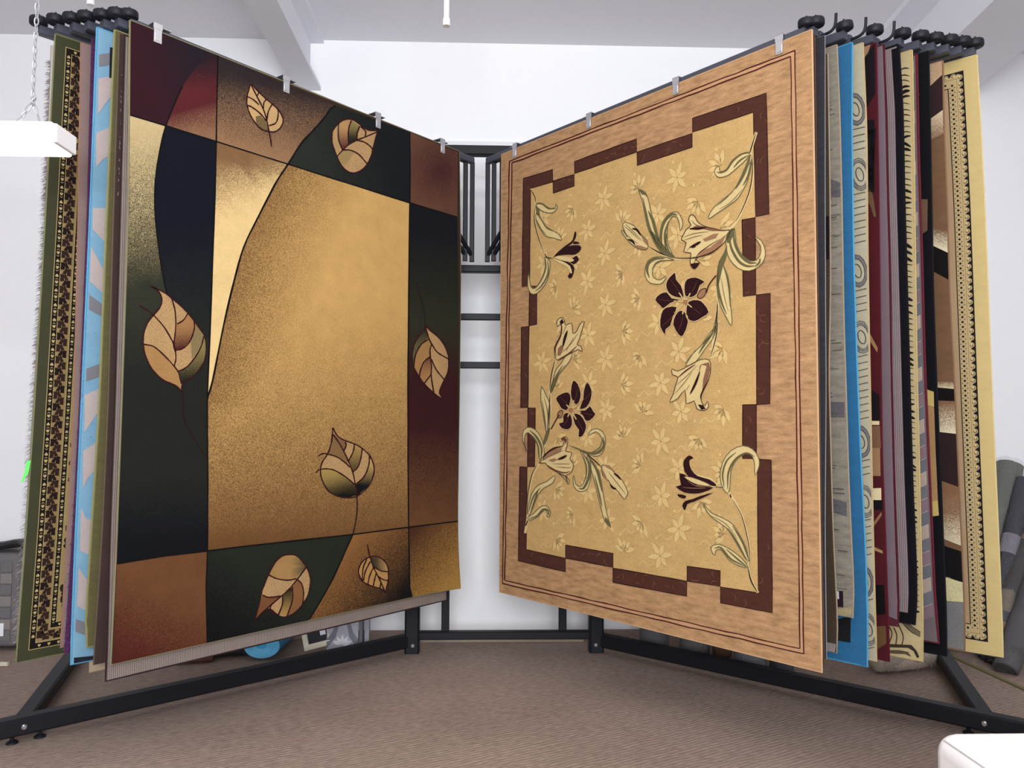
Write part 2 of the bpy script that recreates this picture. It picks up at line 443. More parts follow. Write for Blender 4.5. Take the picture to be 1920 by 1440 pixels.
        s.put(part, P, tri, ca, cb, tf, layer, abrash)
    def put(s, part, P, faces, ca, cb, tf, layer, abrash=0.0):
        b = s.bufs.setdefault(part, [[], [], [], [], []])
        off = 0.0008+0.00055*layer; k = len(b[0]); cb = cb or ca; A, Bc = dye(ca), dye(cb)
        for u, v in P:
            q = s.surf(u, v, off); b[0].append(q); b[2].append((u, v, off))
            if callable(tf): tv = tf(*project(q))
            else: tv = tf
            tv = min(1.0, max(0.0, tv))
            b[3].append((*A, tv)); b[4].append((*Bc, abrash))
        for f in faces:
            f = [i+k for i in f]
            p0, p1, p2 = (np.asarray(b[0][f[i]]) for i in (0, 1, 2))
            n = np.cross(p1-p0, p2-p0)
            e, d, nn = side_frame(s.side, 0)
            if n[0]*nn[0]+n[1]*nn[1] < 0: f = f[::-1]
            b[1].append(tuple(f))
    def line(s, part, pts, w, c, layer=3, uv=False, smooth=5, taper=False, jit=0.0):
        """a drawn stroke: pts in picture points (w in picture px) or in u,v metres (w in metres)"""
        pts = catmull(pts, smooth) if smooth and len(pts) > 2 else [tuple(p) for p in pts]
        if not uv:   # subdivide long straight runs
            q = [pts[0]]
            for a, b in zip(pts, pts[1:]):
                L_ = math.hypot(b[0]-a[0], b[1]-a[1]); n = max(1, int(L_/28))
                q += [(a[0]+(b[0]-a[0])*k/n, a[1]+(b[1]-a[1])*k/n) for k in range(1, n+1)]
            pts = q
        else:
            q = [pts[0]]
            for a, b in zip(pts, pts[1:]):
                L_ = math.hypot(b[0]-a[0], b[1]-a[1]); n = max(1, int(L_/0.06))
                q += [(a[0]+(b[0]-a[0])*k/n, a[1]+(b[1]-a[1])*k/n) for k in range(1, n+1)]
            pts = q
        N_ = len(pts); V, F = [], []
        for i, p in enumerate(pts):
            a, b = pts[max(0, i-1)], pts[min(N_-1, i+1)]
            dx, dy = b[0]-a[0], b[1]-a[1]; l = math.hypot(dx, dy) or 1
            ww = w/2*(1+random.uniform(-jit, jit))
            if taper: ww *= max(0.25, math.sin(math.pi*min(1, max(0, (i+0.3)/(N_-0.4))))**0.6)
            o = (-dy/l*ww, dx/l*ww)
            for q in ((p[0]+o[0], p[1]+o[1]), (p[0]-o[0], p[1]-o[1])):
                u, v = q if uv else s.inv(*q)
                V.append((min(max(u, 0.001), s.w-0.001), min(max(v, 0.001), s.len-0.001)))
        for i in range(N_-1): F.append((2*i, 2*i+1, 2*i+3, 2*i+2))
        s.put(part, V, F, c, None, 0.0, layer)
    def rect(s, part, u0, v0, u1, v1, c, layer=1, **k):
        s.poly(part, [(u0, v0), (u1, v0), (u1, v1), (u0, v1)], c, layer=layer, uv=True, **k)
    def finish(s, stuff=()):
        for part, b in s.bufs.items():
            s.mesh(part.split('#')[0], b[0], b[1], b[2], b[3], b[4], s.mat if not part.startswith('!') else PILE,
                   kind='stuff' if part in stuff else None, flat=True)
        s.bufs = {}
def Z(ox, oy, k): return lambda *p: [(ox+x*k, oy+y*k) for x, y in p]
# ---------------------------------------------------------------- the leaf rug, front of the left fan
def curlL(s, u, v):
    a = max(0.0, (u-(s.w-0.30))/0.30); b = max(0.0, (v-(s.len-0.40))/0.40)
    return 0.030*a*a*b*b
zt, zb_ = TTOP, 0.3924
L0 = Rug('leaf_rug', 'brown and dark green rug with outlined tan leaves, front of the left fan', LS, None,
         1.632, 0.006, (60, 46, 34), (150, 140, 120), (142, 134, 102), flat_t=[(0, -.008), (.3, -.03), (.6, -.052), (1.15, -.044), (1.75, -.026), (2.1, 0.0)], top=zt, bottom=zb_, bind_r=0.005, curl=curlL)
Z1, Z2, Z3, Z4 = Z(200, 30, 340/1440), Z(540, 100, 340/1440), Z(200, 370, 340/1166), Z(540, 440, 340/1166)
Z5, Z6 = Z(180, 780, 340/942), Z(460, 780, 420/1440)
TL, TR, BR, BL = (239, 36), (858, 286), (862, 1104), (211, 1245)
cA = [(242, 215.5), (310.5, 236), (405, 265.5), (539.5, 308), (768, 380.5), (857, 407.5)]         # upper cross line
vB = [(408, 104), (406, 200), (405, 265.5), (402.6, 370), (394, 609), (388, 748), (389, 900), (388.5, 1033), (386, 1105), (388, 1207)]
vC = [(767.5, 248), (768.3, 312), (768, 380.5), (767, 440), (764.5, 694), (764.5, 860), (765.7, 988.5), (767.7, 1101), (772, 1126)]
hD = [(219, 1057), (310, 1042), (388.5, 1033), (460, 1024), (661, 1002), (765.7, 988.5), (859, 977)]
k1 = catmull([(392, 98), (365, 129), (342, 162), (327.5, 193), (310.5, 236), (300.5, 275), (292, 325), (289.3, 370), (291, 414), (296, 457), (303.5, 510), (313, 552)], 4)
k2 = catmull([(629, 198), (618, 206), (606, 223), (582.5, 249), (563.6, 270), (539.5, 308), (519, 339), (504.6, 366), (480, 414), (456.6, 463), (439, 524.5), (421.6, 597), (408.5, 661.6), (398, 714), (388, 748)], 4)
k3 = catmull([(661, 1002), (646.7, 1034), (623, 1086), (600, 1127), (576, 1168)], 4)
def part_of(c, y0, y1): return [p for p in c if y0-0.6 <= p[1] <= y1+0.6]
def k2x(y):
    ys = [p[1] for p in k2]; return float(np.interp(y, ys, [p[0] for p in k2])) if y < 748 else 388.0
c01 = lambda x: min(1.0, max(0.0, x))
k1a, k1b = part_of(k1, 0, 236), part_of(k1, 236, 600)
k2a, k2b = part_of(k2, 0, 308), part_of(k2, 308, 760)
top = lambda x: 38+(x-241)*0.4033
vBy = lambda a, b: part_of(vB, a, b)
vCy = lambda a, b: part_of(vC, a, b)
P = L0.poly
n_ = [0]
def panel(pts, a, b=None, tf=0.0):
    n_[0] += 1; P('dyed_panel#%d' % n_[0], pts, a, b, tf, 1)
panel([TL, (392, 98)]+k1a[1:]+cA[:1], (54, 25, 34), (34, 29, 38), lambda x, y: c01(((x-250)-(y-top(x))*0.35)/120))
panel([(392, 98), (408, 104), (407, 150), (406.5, 190), (318, 215)]+part_of(k1, 0, 214)[::-1][:-1], (44, 29, 36), (92, 37, 41), lambda x, y: c01((y-122)/45))
panel([(318, 215), (406.5, 190), (405, 265.5), (310.5, 236)], (92, 39, 42), (146, 108, 80), lambda x, y: c01((y-202+(x-362)*0.28)/50))
LB = lambda y: 241-(y-38)*0.0235
panel([cA[0], cA[1]]+k1b+[(330, 560), (240, 560), (229, 560)], (206, 184, 136), (50, 52, 41), lambda x, y: c01((y-240)/285)**0.85)
panel([(229, 560), (330, 560), (312, 552)], (62, 62, 46)) if False else None
panel([(229, 560), (316, 560), (392, 640), (389, 748), (388.5, 900), (223, 900)], (50, 52, 41), (36, 38, 34), lambda x, y: c01((y-570)/120))
panel([(223, 900), (388.5, 900), (388.5, 1033), (310, 1042), (219, 1057)], (36, 38, 34), (18, 20, 24), lambda x, y: c01((y-895)/110))
panel([cA[1], cA[2]]+vBy(266, 640)[1:]+[(392, 640)]+[(316, 560)]+k1b[::-1], (19, 22, 33), (36, 39, 35), lambda x, y: c01((y-420)/230))
panel([(408, 104), (629, 198)]+k2a[1:]+[cA[2], (406, 200)], (46, 38, 40), (160, 122, 88), lambda x, y: c01((y-138-(x-407)*0.22)/140))
panel([(629, 198), (767.5, 248), (768.3, 312), cA[4], (539.5, 308)]+k2a[::-1][1:-1], (42, 46, 40), (22, 26, 30), lambda x, y: c01((x-590-(y-300)*0.2)/140))
panel([(767.5, 248), TR, cA[5], cA[4], (768.3, 312)], (104, 70, 54), (72, 36, 38), lambda x, y: c01(1-math.hypot(x-825, (y-320))/70))
panel([cA[2]]+[cA[3]]+k2b[1:]+vBy(270, 745)[::-1], (134, 100, 68), (240, 208, 146), lambda x, y: c01(0.15+(y-285)/150-(k2x(y)-x)/260+0.25*(y > 330)))
main = [cA[3], cA[4]]+vCy(385, 985)+[(765.7, 988.5), (661, 1002), (460, 1024), (388.5, 1033), (389, 900), (388, 748)]+k2b[::-1][1:-1]
panel(main, (214, 172, 106), (112, 76, 44), lambda x, y: max(c01(0.75-(x-k2x(y))/230)*(1.0 if y < 760 else 0.8), c01((y-560)/460)**1.1, 0.35*c01((x-700)/120)*c01((y-560)/200)))
panel([cA[4], cA[5], (858, 600), (765.5, 600), (767, 440)], (19, 22, 28), (46, 48, 34), lambda x, y: c01((y-440)/170))
panel([(765.5, 600), (858, 600), (858, 720), (764.5, 720), (764.5, 694)], (46, 48, 34), (58, 24, 27), lambda x, y: c01((y-610)/100))
panel([(764.5, 720), (858, 720), (859, 977), (765.7, 988.5), (764.5, 860)], (58, 24, 28), (112, 76, 46), lambda x, y: c01((y-800)/190))
panel([hD[0], hD[1], hD[2], (386, 1105), (388, 1207), BL], (112, 74, 46), (82, 34, 30), lambda x, y: c01((y-1075)/150-(x-230)/380))
panel([hD[2], hD[3], hD[4]]+k3[1:]+[(388, 1207), (386, 1105)], (38, 42, 34), (17, 18, 19), lambda x, y: c01((y-1040)/150+(440-x)/260))
panel([hD[4], hD[5], (767.7, 1101), (772, 1126), (576, 1168)]+k3[::-1][1:-1], (150, 104, 58), (20, 18, 18), lambda x, y: c01((x-630)/190+(y-1010)/210-0.12))
panel([hD[5], hD[6], BR, (772, 1126), (767.7, 1101)], (78, 46, 30), (182, 138, 70), lambda x, y: c01((x-775)/110*0.55+(y-1000)/120*0.55))
SEAM = (20, 17, 19)
for nm, c in (('upper', cA), ('left', vB), ('right', vC), ('lower', hD)):
    L0.line('seam_line#'+nm, c, 2.8, SEAM, 2, smooth=0, jit=0.15)
L0.line('seam_line#k1', k1[8:], 2.6, SEAM, 2, smooth=0, jit=0.15)
L0.line('seam_line#k2', k2, 3.4, SEAM, 2, smooth=0, jit=0.15)
L0.line('seam_line#k3', k3, 2.8, SEAM, 2, smooth=0, jit=0.15)
MAR = (58, 22, 26)
def leaf(i, z, outline, strokes, cells, base=((206, 170, 118), (150, 112, 76), 0.38), w=2.5, stem=None):
    nm = 'leaf_motif#%d' % i
    o = catmull(z(*outline), 3, True)
    L0.poly(nm, o, base[0], base[1], base[2], 2)
    for a, b, tf, pts in cells: L0.poly(nm, z(*pts), a, b, tf, 3)
    L0.line(nm, o+[o[0]], w, MAR, 4, smooth=0, jit=0.2)
    for st in strokes: L0.line(nm, z(*st), w, MAR, 4, smooth=4, jit=0.2)
    for st in (stem or []): L0.line('stem_line#%d' % i, st, 2.2, (44, 22, 24), 3, smooth=5, jit=0.2)
leaf(1, Z1, [(1143,548),(1205,605),(1262,660),(1312,700),(1358,745),(1392,800),(1395,850),(1370,895),(1330,920),(1285,918),(1225,900),(1170,840),(1130,770),(1110,700),(1112,640),(1125,590)],
     [[(1143,548),(1190,640),(1240,740),(1268,830),(1285,918),(1298,980),(1305,1040)],[(1112,640),(1160,665),(1205,705)],[(1110,710),(1150,725),(1215,775),(1265,835)],[(1190,638),(1207,605)],[(1240,740),(1245,690),(1265,662)],[(1268,830),(1280,760),(1310,702)],[(1285,872),(1340,850),(1358,790),(1358,745)]],
     [((190,156,104),(74,64,44),0.75,[(1180,800),(1215,790),(1262,835),(1283,912),(1228,898),(1185,850)])], ((214,178,124),(176,138,92),0.3))
leaf(2, Z2, [(350,620),(385,570),(430,535),(475,523),(515,530),(560,560),(595,590),(640,612),(705,618),(695,660),(670,760),(655,820),(625,880),(585,925),(520,952),(465,935),(420,890),(385,818),(355,740),(345,680)],
     [[(705,625),(610,665),(545,690),(480,725),(430,770),(388,818)],[(400,545),(395,610),(400,690),(430,768)],[(500,535),(480,590),(475,660),(478,725)],[(565,580),(545,640),(545,690)],[(570,580),(612,620),(610,660)],[(545,692),(600,705),(650,740),(668,765)],[(430,770),(490,770),(560,805),(622,875)]],
     [((150,134,80),(28,34,30),lambda x,y:c01((y-232)/26),[(502,535),(562,575),(545,640),(545,690),(480,725),(475,660),(480,590)]),
      ((186,144,98),(82,36,36),lambda x,y:c01((y-238)/38),[(402,545),(440,532),(498,536),(480,590),(475,660),(478,725),(430,766),(400,690),(395,610)]),
      ((190,156,104),(96,92,58),0.35,[(390,815),(430,772),(490,770),(520,790),(480,860),(430,890)])])
leaf(3, Z3, [(290,578),(320,590),(380,620),(415,650),(470,695),(520,745),(560,795),(600,850),(625,890),(637,950),(632,1030),(605,1090),(560,1145),(510,1180),(482,1205),(475,1248),(460,1225),(420,1200),(370,1180),(320,1140),(280,1090),(245,1010),(232,930),(240,860),(265,800),(300,755),(335,715),(352,670),(345,630),(322,595)],
     [[(415,650),(435,720),(442,800),(437,880),(428,950),(440,1000)],[(300,758),(370,840),(430,950),(442,1030),(432,1085)],[(232,945),(300,960),(370,1020),(430,1085),(460,1130),(478,1200)],[(520,745),(490,790),(450,815)],[(560,795),(560,850),(530,930),(480,975),(432,983)],[(622,893),(600,970),(550,1050),(500,1100),(452,1118)],[(205,695),(250,720),(300,757)],[(275,570),(300,580),(325,592)]],
     [((166,122,78),(74,28,32),lambda x,y:c01((y-612)/42),[(445,817),(490,792),(522,750),(560,797),(558,850),(530,930),(480,973),(432,983),(436,890)]),
      ((140,124,78),(22,24,24),lambda x,y:c01((y-655)/55),[(622,895),(637,950),(632,1030),(605,1090),(560,1145),(510,1180),(485,1200),(455,1120),(500,1100),(550,1050),(600,970)]),
      ((128,116,80),(168,136,92),0.3,[(560,797),(600,850),(622,893),(600,965),(545,1040),(540,930),(560,850)]),
      ((196,156,98),(148,102,66),0.5,[(234,948),(300,962),(370,1022),(430,1087),(460,1130),(474,1240),(420,1198),(340,1155),(280,1090),(245,1010)])],
     stem=[[(341,728),(343,760),(346,790),(360,816),(384,856)]])
leaf(4, Z4, [(882,585),(915,620),(960,655),(1005,715),(1025,770),(1030,800),(1028,870),(1005,930),(978,985),(972,1020),(990,1055),(935,1020),(875,960),(840,915),(805,850),(795,790),(800,740),(815,690),(850,640),(878,606)],
     [[(882,590),(900,660),(925,710),(960,758),(1030,800)],[(920,705),(910,745),(914,800),(920,850),(918,910),(935,1020)],[(918,800),(950,868),(1000,930)],[(900,672),(850,710),(815,780),(807,850)],[(912,785),(870,820),(847,880),(843,915)],[(918,898),(875,955)]],
     [((96,90,60),(26,26,26),lambda x,y:c01((648-y)/35),[(880,602),(900,662),(850,708),(815,780),(806,848),(796,790),(801,740),(815,690),(850,640)]),
      ((172,128,80),(76,34,34),lambda x,y:c01((700-y)/36),[(912,787),(920,850),(918,898),(875,953),(844,913),(850,865),(872,822)]),
      ((190,150,92),(140,96,60),0.45,[(900,674),(922,710),(912,745),(912,783),(870,820),(846,880),(843,913),(808,850),(816,780),(850,712)])],
     stem=[[(797,611), (794,580), (786,551), (779,530)]])
leaf(5, Z6, [(560,75),(580,115),(620,150),(700,180),(750,210),(800,260),(825,330),(820,380),(790,450),(720,512),(655,525),(590,515),(530,480),(490,410),(480,350),(490,300),(525,245),(548,180),(558,110)],
     [[(562,120),(610,190),(655,280),(690,370),(705,450),(715,510)],[(465,258),(490,243),(525,245),(590,265),(650,310),(668,330)],[(450,365),(480,342),(560,345),(640,390),(700,440)],[(640,165),(645,190),(630,225)],[(698,182),(690,230),(660,290)],[(748,210),(740,270),(720,330),(687,360)],[(795,258),(790,320),(760,390),(706,440)]],
     [((176,148,84),(18,20,20),lambda x,y:c01((y-885)/42+(x-620)/160),[(482,347),(560,347),(640,392),(700,442),(714,510),(655,524),(590,514),(530,480),(492,410)]),
      ((200,166,104),(18,20,20),lambda x,y:c01((y-868)/40),[(797,262),(824,330),(818,380),(790,450),(720,510),(706,442),(760,390),(790,320)]),
      ((168,130,82),(92,72,46),0.5,[(526,243),(549,180),(562,125),(610,192),(655,285),(660,318),(590,263)]),
      ((178,144,86),(88,74,44),lambda x,y:c01((y-838)/40),[(700,184),(747,210),(740,270),(720,330),(687,358),(663,290),(690,230)]),
      ((132,92,66),(140,100,70),0.5,[(563,112),(600,138),(640,166),(645,190),(630,223),(600,175)])],
     stem=[[(668.5,929),(669,955),(665.6,981),(661,1002)]])
leaf(6, Z6, [(275,890),(320,895),(360,930),(390,970),(410,1020),(415,1070),(400,1150),(370,1200),(320,1260),(250,1292),(200,1275),(155,1240),(120,1255),(85,1285),(60,1312),(75,1250),(95,1170),(105,1120),(125,1070),(150,1010),(190,940),(235,900)],
     [[(390,970),(330,1050),(270,1120),(190,1190),(110,1260),(62,1310)],[(145,1020),(200,1045),(270,1055),(325,1045)],[(105,1150),(150,1165),(225,1157)],[(330,1050),(360,1080),(372,1140),(366,1200)],[(300,1095),(300,1180),(265,1287)],[(236,1150),(235,1210),(210,1277)],[(168,1205),(158,1235),(170,1262),(205,1277)]],
     [((28,32,26),(176,140,80),lambda x,y:c01((y-1108)/45),[(270,1122),(298,1100),(300,1180),(265,1285),(212,1275),(235,1210),(237,1152)]),
      ((136,92,56),(112,70,44),0.5,[(106,1153),(150,1167),(225,1157),(190,1190),(110,1258),(66,1305),(76,1250)]),
      ((126,84,52),(150,110,66),0.4,[(330,1052),(360,1082),(371,1140),(366,1198),(320,1258),(270,1285),(300,1180),(302,1095)]),
      ((172,134,84),(70,74,50),lambda x,y:c01((x-556)/16),[(150,1018),(190,942),(235,902),(275,892),(320,897),(360,932),(388,970),(325,1045),(270,1054),(200,1044)])])
leaf(7, Z6, [(800,905),(845,903),(890,930),(915,975),(917,1020),(915,1060),(905,1100),(895,1132),(870,1110),(800,1090),(750,1060),(725,1010),(730,970),(755,930)],
     [[(782,825),(790,870),(800,910),(820,970),(860,1050),(895,1130)],[(778,920),(755,975),(748,1055)],[(800,935),(768,1000),(757,1058)],[(820,975),(795,1030),(785,1083)],[(840,1005),(828,1050),(820,1092)],[(870,1065),(862,1105)],[(822,970),(870,995),(915,1000)],[(850,1030),(880,1050),(915,1058)]],
     [((58,52,38),(190,152,96),lambda x,y:c01((x-705)/22),[(803,908),(845,904),(890,931),(905,960),(914,998),(870,994),(822,969)])], ((204,160,96),(160,116,66),0.35))
L0.finish()
# ---------------------------------------------------------------- the lily rug, front of the right fan
RL = Rug('lily_rug', 'tan rug with gold field of dark lilies and brown blocks, front of the right fan', RS, None,
         1.662, 0.006, (206, 163, 118), (190, 160, 125), (218, 176, 136), flat_t=0.0, top=TTOP, bottom=0.3633, bind_r=0.005,
         abrash=1.6, front2=(162, 119, 82), tb=0.34)
Y1, Y2, Y3, Y4 = Z(930, 240, .25), Z(1150, 40, 400/1440), Z(1150, 340, 320/1440), Z(1150, 600, 400/1440)
Y5, Y6, Y7 = Z(930, 560, 320/1440), Z(920, 780, 320/1355), Z(1200, 820, .3125)
DBR = (80, 46, 38)
outer = [(955.8, 302), (1491, 94.7), (1507.8, 1226), (942.4, 1093.6)]
inner = [(960.3, 306), (1483.3, 105.8), (1500.6, 1216), (946.7, 1088)]
def wob(a, b, n=24, k=0.7):
    return [(a[0]+(b[0]-a[0])*i/n+random.uniform(-k, k), a[1]+(b[1]-a[1])*i/n+random.uniform(-k, k)) for i in range(n)]+[b]
for nm, q in (('outer', outer), ('inner', inner)):
    for i in range(4): RL.line('guard_line#'+nm, wob(q[i], q[(i+1) % 4]), 2.2, (84, 34, 30), 2, smooth=0, jit=0.25)
# light stripe between the two guard lines
for i in range(4):
    RL.poly('guard_stripe', [outer[i], outer[(i+1) % 4], inner[(i+1) % 4], inner[i]], (214, 166, 124), (188, 140, 102), 0.3, 1)
field = [(995.5,353.5),(1037,341),(1037.5,362.5),(1077.5,348.8),(1078,325.5),(1194.3,285.5),(1195.3,310.8),(1298.6,276),(1299.2,247.8),(1413.3,210.8),(1417.5,406.7),(1392.2,412.2),(1394.4,556),(1418.9,552.9),(1419.4,758.9),(1393.3,758.9),(1393,860),(1420.8,860.6),(1422.5,1111.3),(1351.6,1100.3),(1351.3,1070),(1289,1061.3),(1288.4,1089.4),(1150.3,1065),(1150.3,1037.4),(1061.2,1022),(1061,1046.4),(987.3,1030.3),(989,875.6),(1002.9,875.6),(1004.4,764.9),(990.7,764.4),(992.7,611.6),(1007,608.4),(1007.5,536),(993.5,537)]
RL.poly('field', field, (222, 186, 124), (200, 158, 98), 0.38, 1, abrash=0.35)
blocks = [[(982,335),(1036.7,318),(1037,341),(995.5,353.5),(993.5,536),(979.5,537.5)],
 [(1037.5,340),(1077.5,326.8),(1077.5,348.8),(1037.5,362.5)],[(1078,303),(1194.3,260.5),(1194.3,285.5),(1078,325.5)],
 [(1195.3,285.3),(1298.6,250.3),(1298.6,276),(1195.3,310.8)],[(1299.2,222),(1437.5,174.7),(1442.5,401),(1417.5,406.7),(1413.3,210.8),(1299.2,247.8)],
 [(1392.2,412.2),(1416.7,407.8),(1417.8,553.3),(1394.4,556)],[(1418.9,552.9),(1444.9,550),(1444.4,757),(1419.4,758.9)],
 [(1393.3,758.9),(1418.9,758.3),(1418.9,860),(1393,860)],[(1420.8,860.6),(1446.7,862.5),(1449,1149),(1352,1130),(1351.6,1100.3),(1422.5,1111.3)],
 [(1289,1061.3),(1351.3,1070),(1350.6,1099),(1289,1089.4)],[(1150.3,1065),(1288.4,1089.4),(1288.4,1117.8),(1150.3,1091.7)],
 [(1061.2,1022),(1150.3,1037.4),(1150.3,1063.4),(1061.2,1046.4)],[(975.5,875.6),(989,875.6),(987.3,1030.3),(1061,1046.4),(1061,1071.7),(972.4,1051.6)],
 [(993.5,537),(1007.5,536),(1007,608.4),(992.7,611.6)],[(978.4,613.3),(992.7,611.6),(990.7,764.4),(977,764.4)],[(990.7,764.9),(1004.4,764.9),(1002.9,875.6),(989.6,875.6)]]
def inside(p, poly):
    r = False
    for (x1, y1), (x2, y2) in zip(poly, poly[1:]+poly[:1]):
        if (y1 > p[1]) != (y2 > p[1]) and p[0] < (x2-x1)*(p[1]-y1)/(y2-y1)+x1: r = not r
    return r
for i, b in enumerate(blocks):
    RL.poly('border_block#%d' % i, b, DBR, (100, 62, 46), 0.22, 2, abrash=0.5)
    RL.line('border_block#%d' % i, b+[b[0]], 1.6, (56, 26, 24), 3, smooth=0, jit=0.3)
    q = [RL.inv(*p_) for p_ in b]; u0_, u1_ = min(p_[0] for p_ in q), max(p_[0] for p_ in q); v0_, v1_ = min(p_[1] for p_ in q), max(p_[1] for p_ in q)
    for k in range(int(30*((u1_-u0_)+(v1_-v0_)))):
        cu, cv = random.uniform(u0_, u1_), random.uniform(v0_, v1_); a_ = random.uniform(0, 6.3); r2 = random.uniform(.012, .022)
        arc = [(cu+r2*math.cos(a_+t_), cv+r2*math.sin(a_+t_)*.8) for t_ in (0, .6, 1.2, 1.9)]
        if all(inside(p_, q) for p_ in arc): RL.line('border_block#%d' % i, arc, .0022, (134, 90, 64), 3, uv=True, taper=True)
# tone-on-tone sprigs woven into the gold field
fu = [RL.inv(*p) for p in field]
SPR, SPS = (238, 206, 142), (190, 148, 90)
def petal(cu, cv, a, l, w):
    c, s_ = math.cos(a), math.sin(a)
    return [(cu+c*x-s_*y, cv+s_*x+c*y) for x, y in ((0, 0), (l*.35, w), (l*.7, w*.75), (l, 0), (l*.7, -w*.7), (l*.35, -w*.9))]
um, uM, vm_, vM = min(p[0] for p in fu), max(p[0] for p in fu), min(p[1] for p in fu), max(p[1] for p in fu)
r_, row = 0.112, 0
v = vm_+0.05
while v < vM:
    u = um+0.05+(row % 2)*0.098
    k = row
    while u < uM:
        cu, cv = u+random.uniform(-.008, .008), v+random.uniform(-.008, .008)
        if all(inside((cu+dx, cv+dy), fu) for dx, dy in ((.055, 0), (-.055, 0), (0, .055), (0, -.055))):
            base = random.uniform(0, 6.3) if k % 2 else 1.2
            for j in range(6 if k % 2 == 0 else 5):
                a = base+j*(1.05 if k % 2 == 0 else 0.62)
                pt = petal(cu, cv, a, random.uniform(.046, .068), .0120)
                RL.poly('tonal_sprigs', pt, SPR, (226, 190, 124), 0.3, 2, uv=True)
                RL.line('tonal_sprigs', [pt[0], pt[5], pt[4], pt[3]], 0.0016, SPS, 3, uv=True, smooth=0)
            RL.line('tonal_sprigs', [(cu+.03, cv+.03), (cu+.06, cv+.045), (cu+.085, cv+.03), (cu+.11, cv+.05)], 0.0040, (230, 196, 132), 2, uv=True) if inside((cu+.11, cv+.05), fu) else None
            q = (cu+.02, cv-.066)
            if inside(q, fu): RL.rect('tonal_sprigs', q[0]-.005, q[1]-.005, q[0]+.005, q[1]+.005, (236, 202, 132), 2)
        u += 0.196; k += 1
    v += r_; row += 1
CR, OLV, DKL, CAX = (234, 208, 148), (112, 104, 70), (48, 20, 24), (168, 124, 92)
def fillp(nm, z, pts, c=CR, ol=OLV, w=1.4, layer=4, sm=2):
    o = catmull(z(*pts), sm, True) if sm else z(*pts)
    RL.poly(nm, o, c, None, 0, layer)
    if ol: RL.line(nm, o+[o[0]], w, ol, layer+3, smooth=0)
def st(nm, z, pts, w=2.0, c=OLV, layer=6, taper=True): RL.line(nm, z(*pts), w, c, layer, smooth=4, taper=taper)
G = 'lily_spray#1'
# upper right spray
st(G, Y2, [(968,750),(935,860),(928,890),(945,1000),(930,1130),(880,1260),(830,1360),(780,1415)], 5.0, CR, 4, False)
st(G, Y2, [(968,750),(935,860),(926,890)], 2.2, DKL, 7); st(G, Y2, [(938,900),(945,1000),(928,1130),(880,1260),(832,1350)], 2.0, (84,40,36), 7)
fillp(G, Y2, [(925,885),(870,895),(810,940),(770,1000),(725,1015),(722,990),(712,980),(692,998),(690,1030),(720,1055),(780,1040),(840,990),(905,930)])
st(G, Y2, [(922,890),(870,898),(812,942),(770,1002),(730,1022),(702,1018)], 4.0); st(G, Y2, [(915,905),(860,940),(815,990)], 3.4)
fillp(G, Y2, [(925,960),(880,1030),(850,1090),(800,1160),(700,1240),(660,1290),(648,1335),(700,1300),(790,1240),(850,1190),(910,1080),(940,960)])
st(G, Y2, [(930,900),(905,980),(870,1060),(830,1130)], 6.0); st(G, Y2, [(938,930),(915,1040),(880,1110)], 3.6); st(G, Y2, [(850,1100),(770,1190),(700,1250)], 1.6); st(G, Y2, [(880,1130),(800,1220),(720,1270)], 1.4)
fillp(G, Y3, [(220,70),(280,100),(310,190),(325,270),(357,350),(375,430),(405,520),(415,610),(350,500),(300,400),(270,260),(247,150)])
RL.poly(G, Y3((216,68),(278,90),(296,140),(270,115),(246,112)), OLV, layer=6)
st(G, Y3, [(255,140),(280,260),(310,390),(360,500),(410,570)], 4.0); st(G, Y3, [(300,250),(340,340),(365,430),(400,540)], 5.5); st(G, Y3, [(320,420),(380,520),(450,600),(520,640)], 13, OLV, 6)
fillp(G, Y3, [(410,560),(402,430),(430,330),(490,270),(550,262),(585,320),(592,370),(570,418),(562,350),(540,300),(505,298),(475,345),(460,430),(470,540),(510,630)])
st(G, Y3, [(415,560),(410,430),(440,335),(500,280),(545,285)], 5.5); st(G, Y3, [(450,590),(440,450),(470,340)], 4.0); st(G, Y3, [(480,600),(450,520),(455,440)], 3.5)
st(G, Y3, [(300,550),(400,610),(480,648),(540,658),(660,650),(740,640)], 3.6, CR, 4, False); st(G, Y3, [(300,548),(390,600),(450,628)], 2.0, DKL, 7); st(G, Y3, [(480,640),(560,650),(660,648),(760,630),(860,585),(930,530)], 2.4, (90,74,54), 7)
fillp(G, Y3, [(75,425),(85,412),(125,470),(85,380),(105,345),(180,375),(240,450),(285,490),(300,550),(270,582),(190,555),(130,500),(95,455)])
RL.poly(G, Y3((235,450),(290,495),(300,552),(262,510)), CAX, layer=6); RL.poly(G, Y3((180,535),(240,545),(292,565),(262,585),(200,562)), CAX, layer=6)
st(G, Y3, [(165,400),(205,410),(240,460)], 4, DKL, 8); st(G, Y3, [(130,490),(165,505),(190,535)], 4, DKL, 8)
for a in ([(95,375),(150,420),(230,500)],[(85,420),(150,480),(220,530)],[(110,360),(180,430),(255,510)]): st(G, Y3, a, 1.1, OLV, 8)
fillp(G, Y3, [(520,665),(440,640),(360,640),(300,670),(275,740),(278,810),(320,860),(400,868),(440,835),(450,800),(400,832),(350,815),(335,770),(362,700),(440,668)])
st(G, Y3, [(440,650),(360,655),(305,690),(290,750),(310,815)], 5.5); st(G, Y3, [(430,660),(365,690),(330,750)], 2.2)
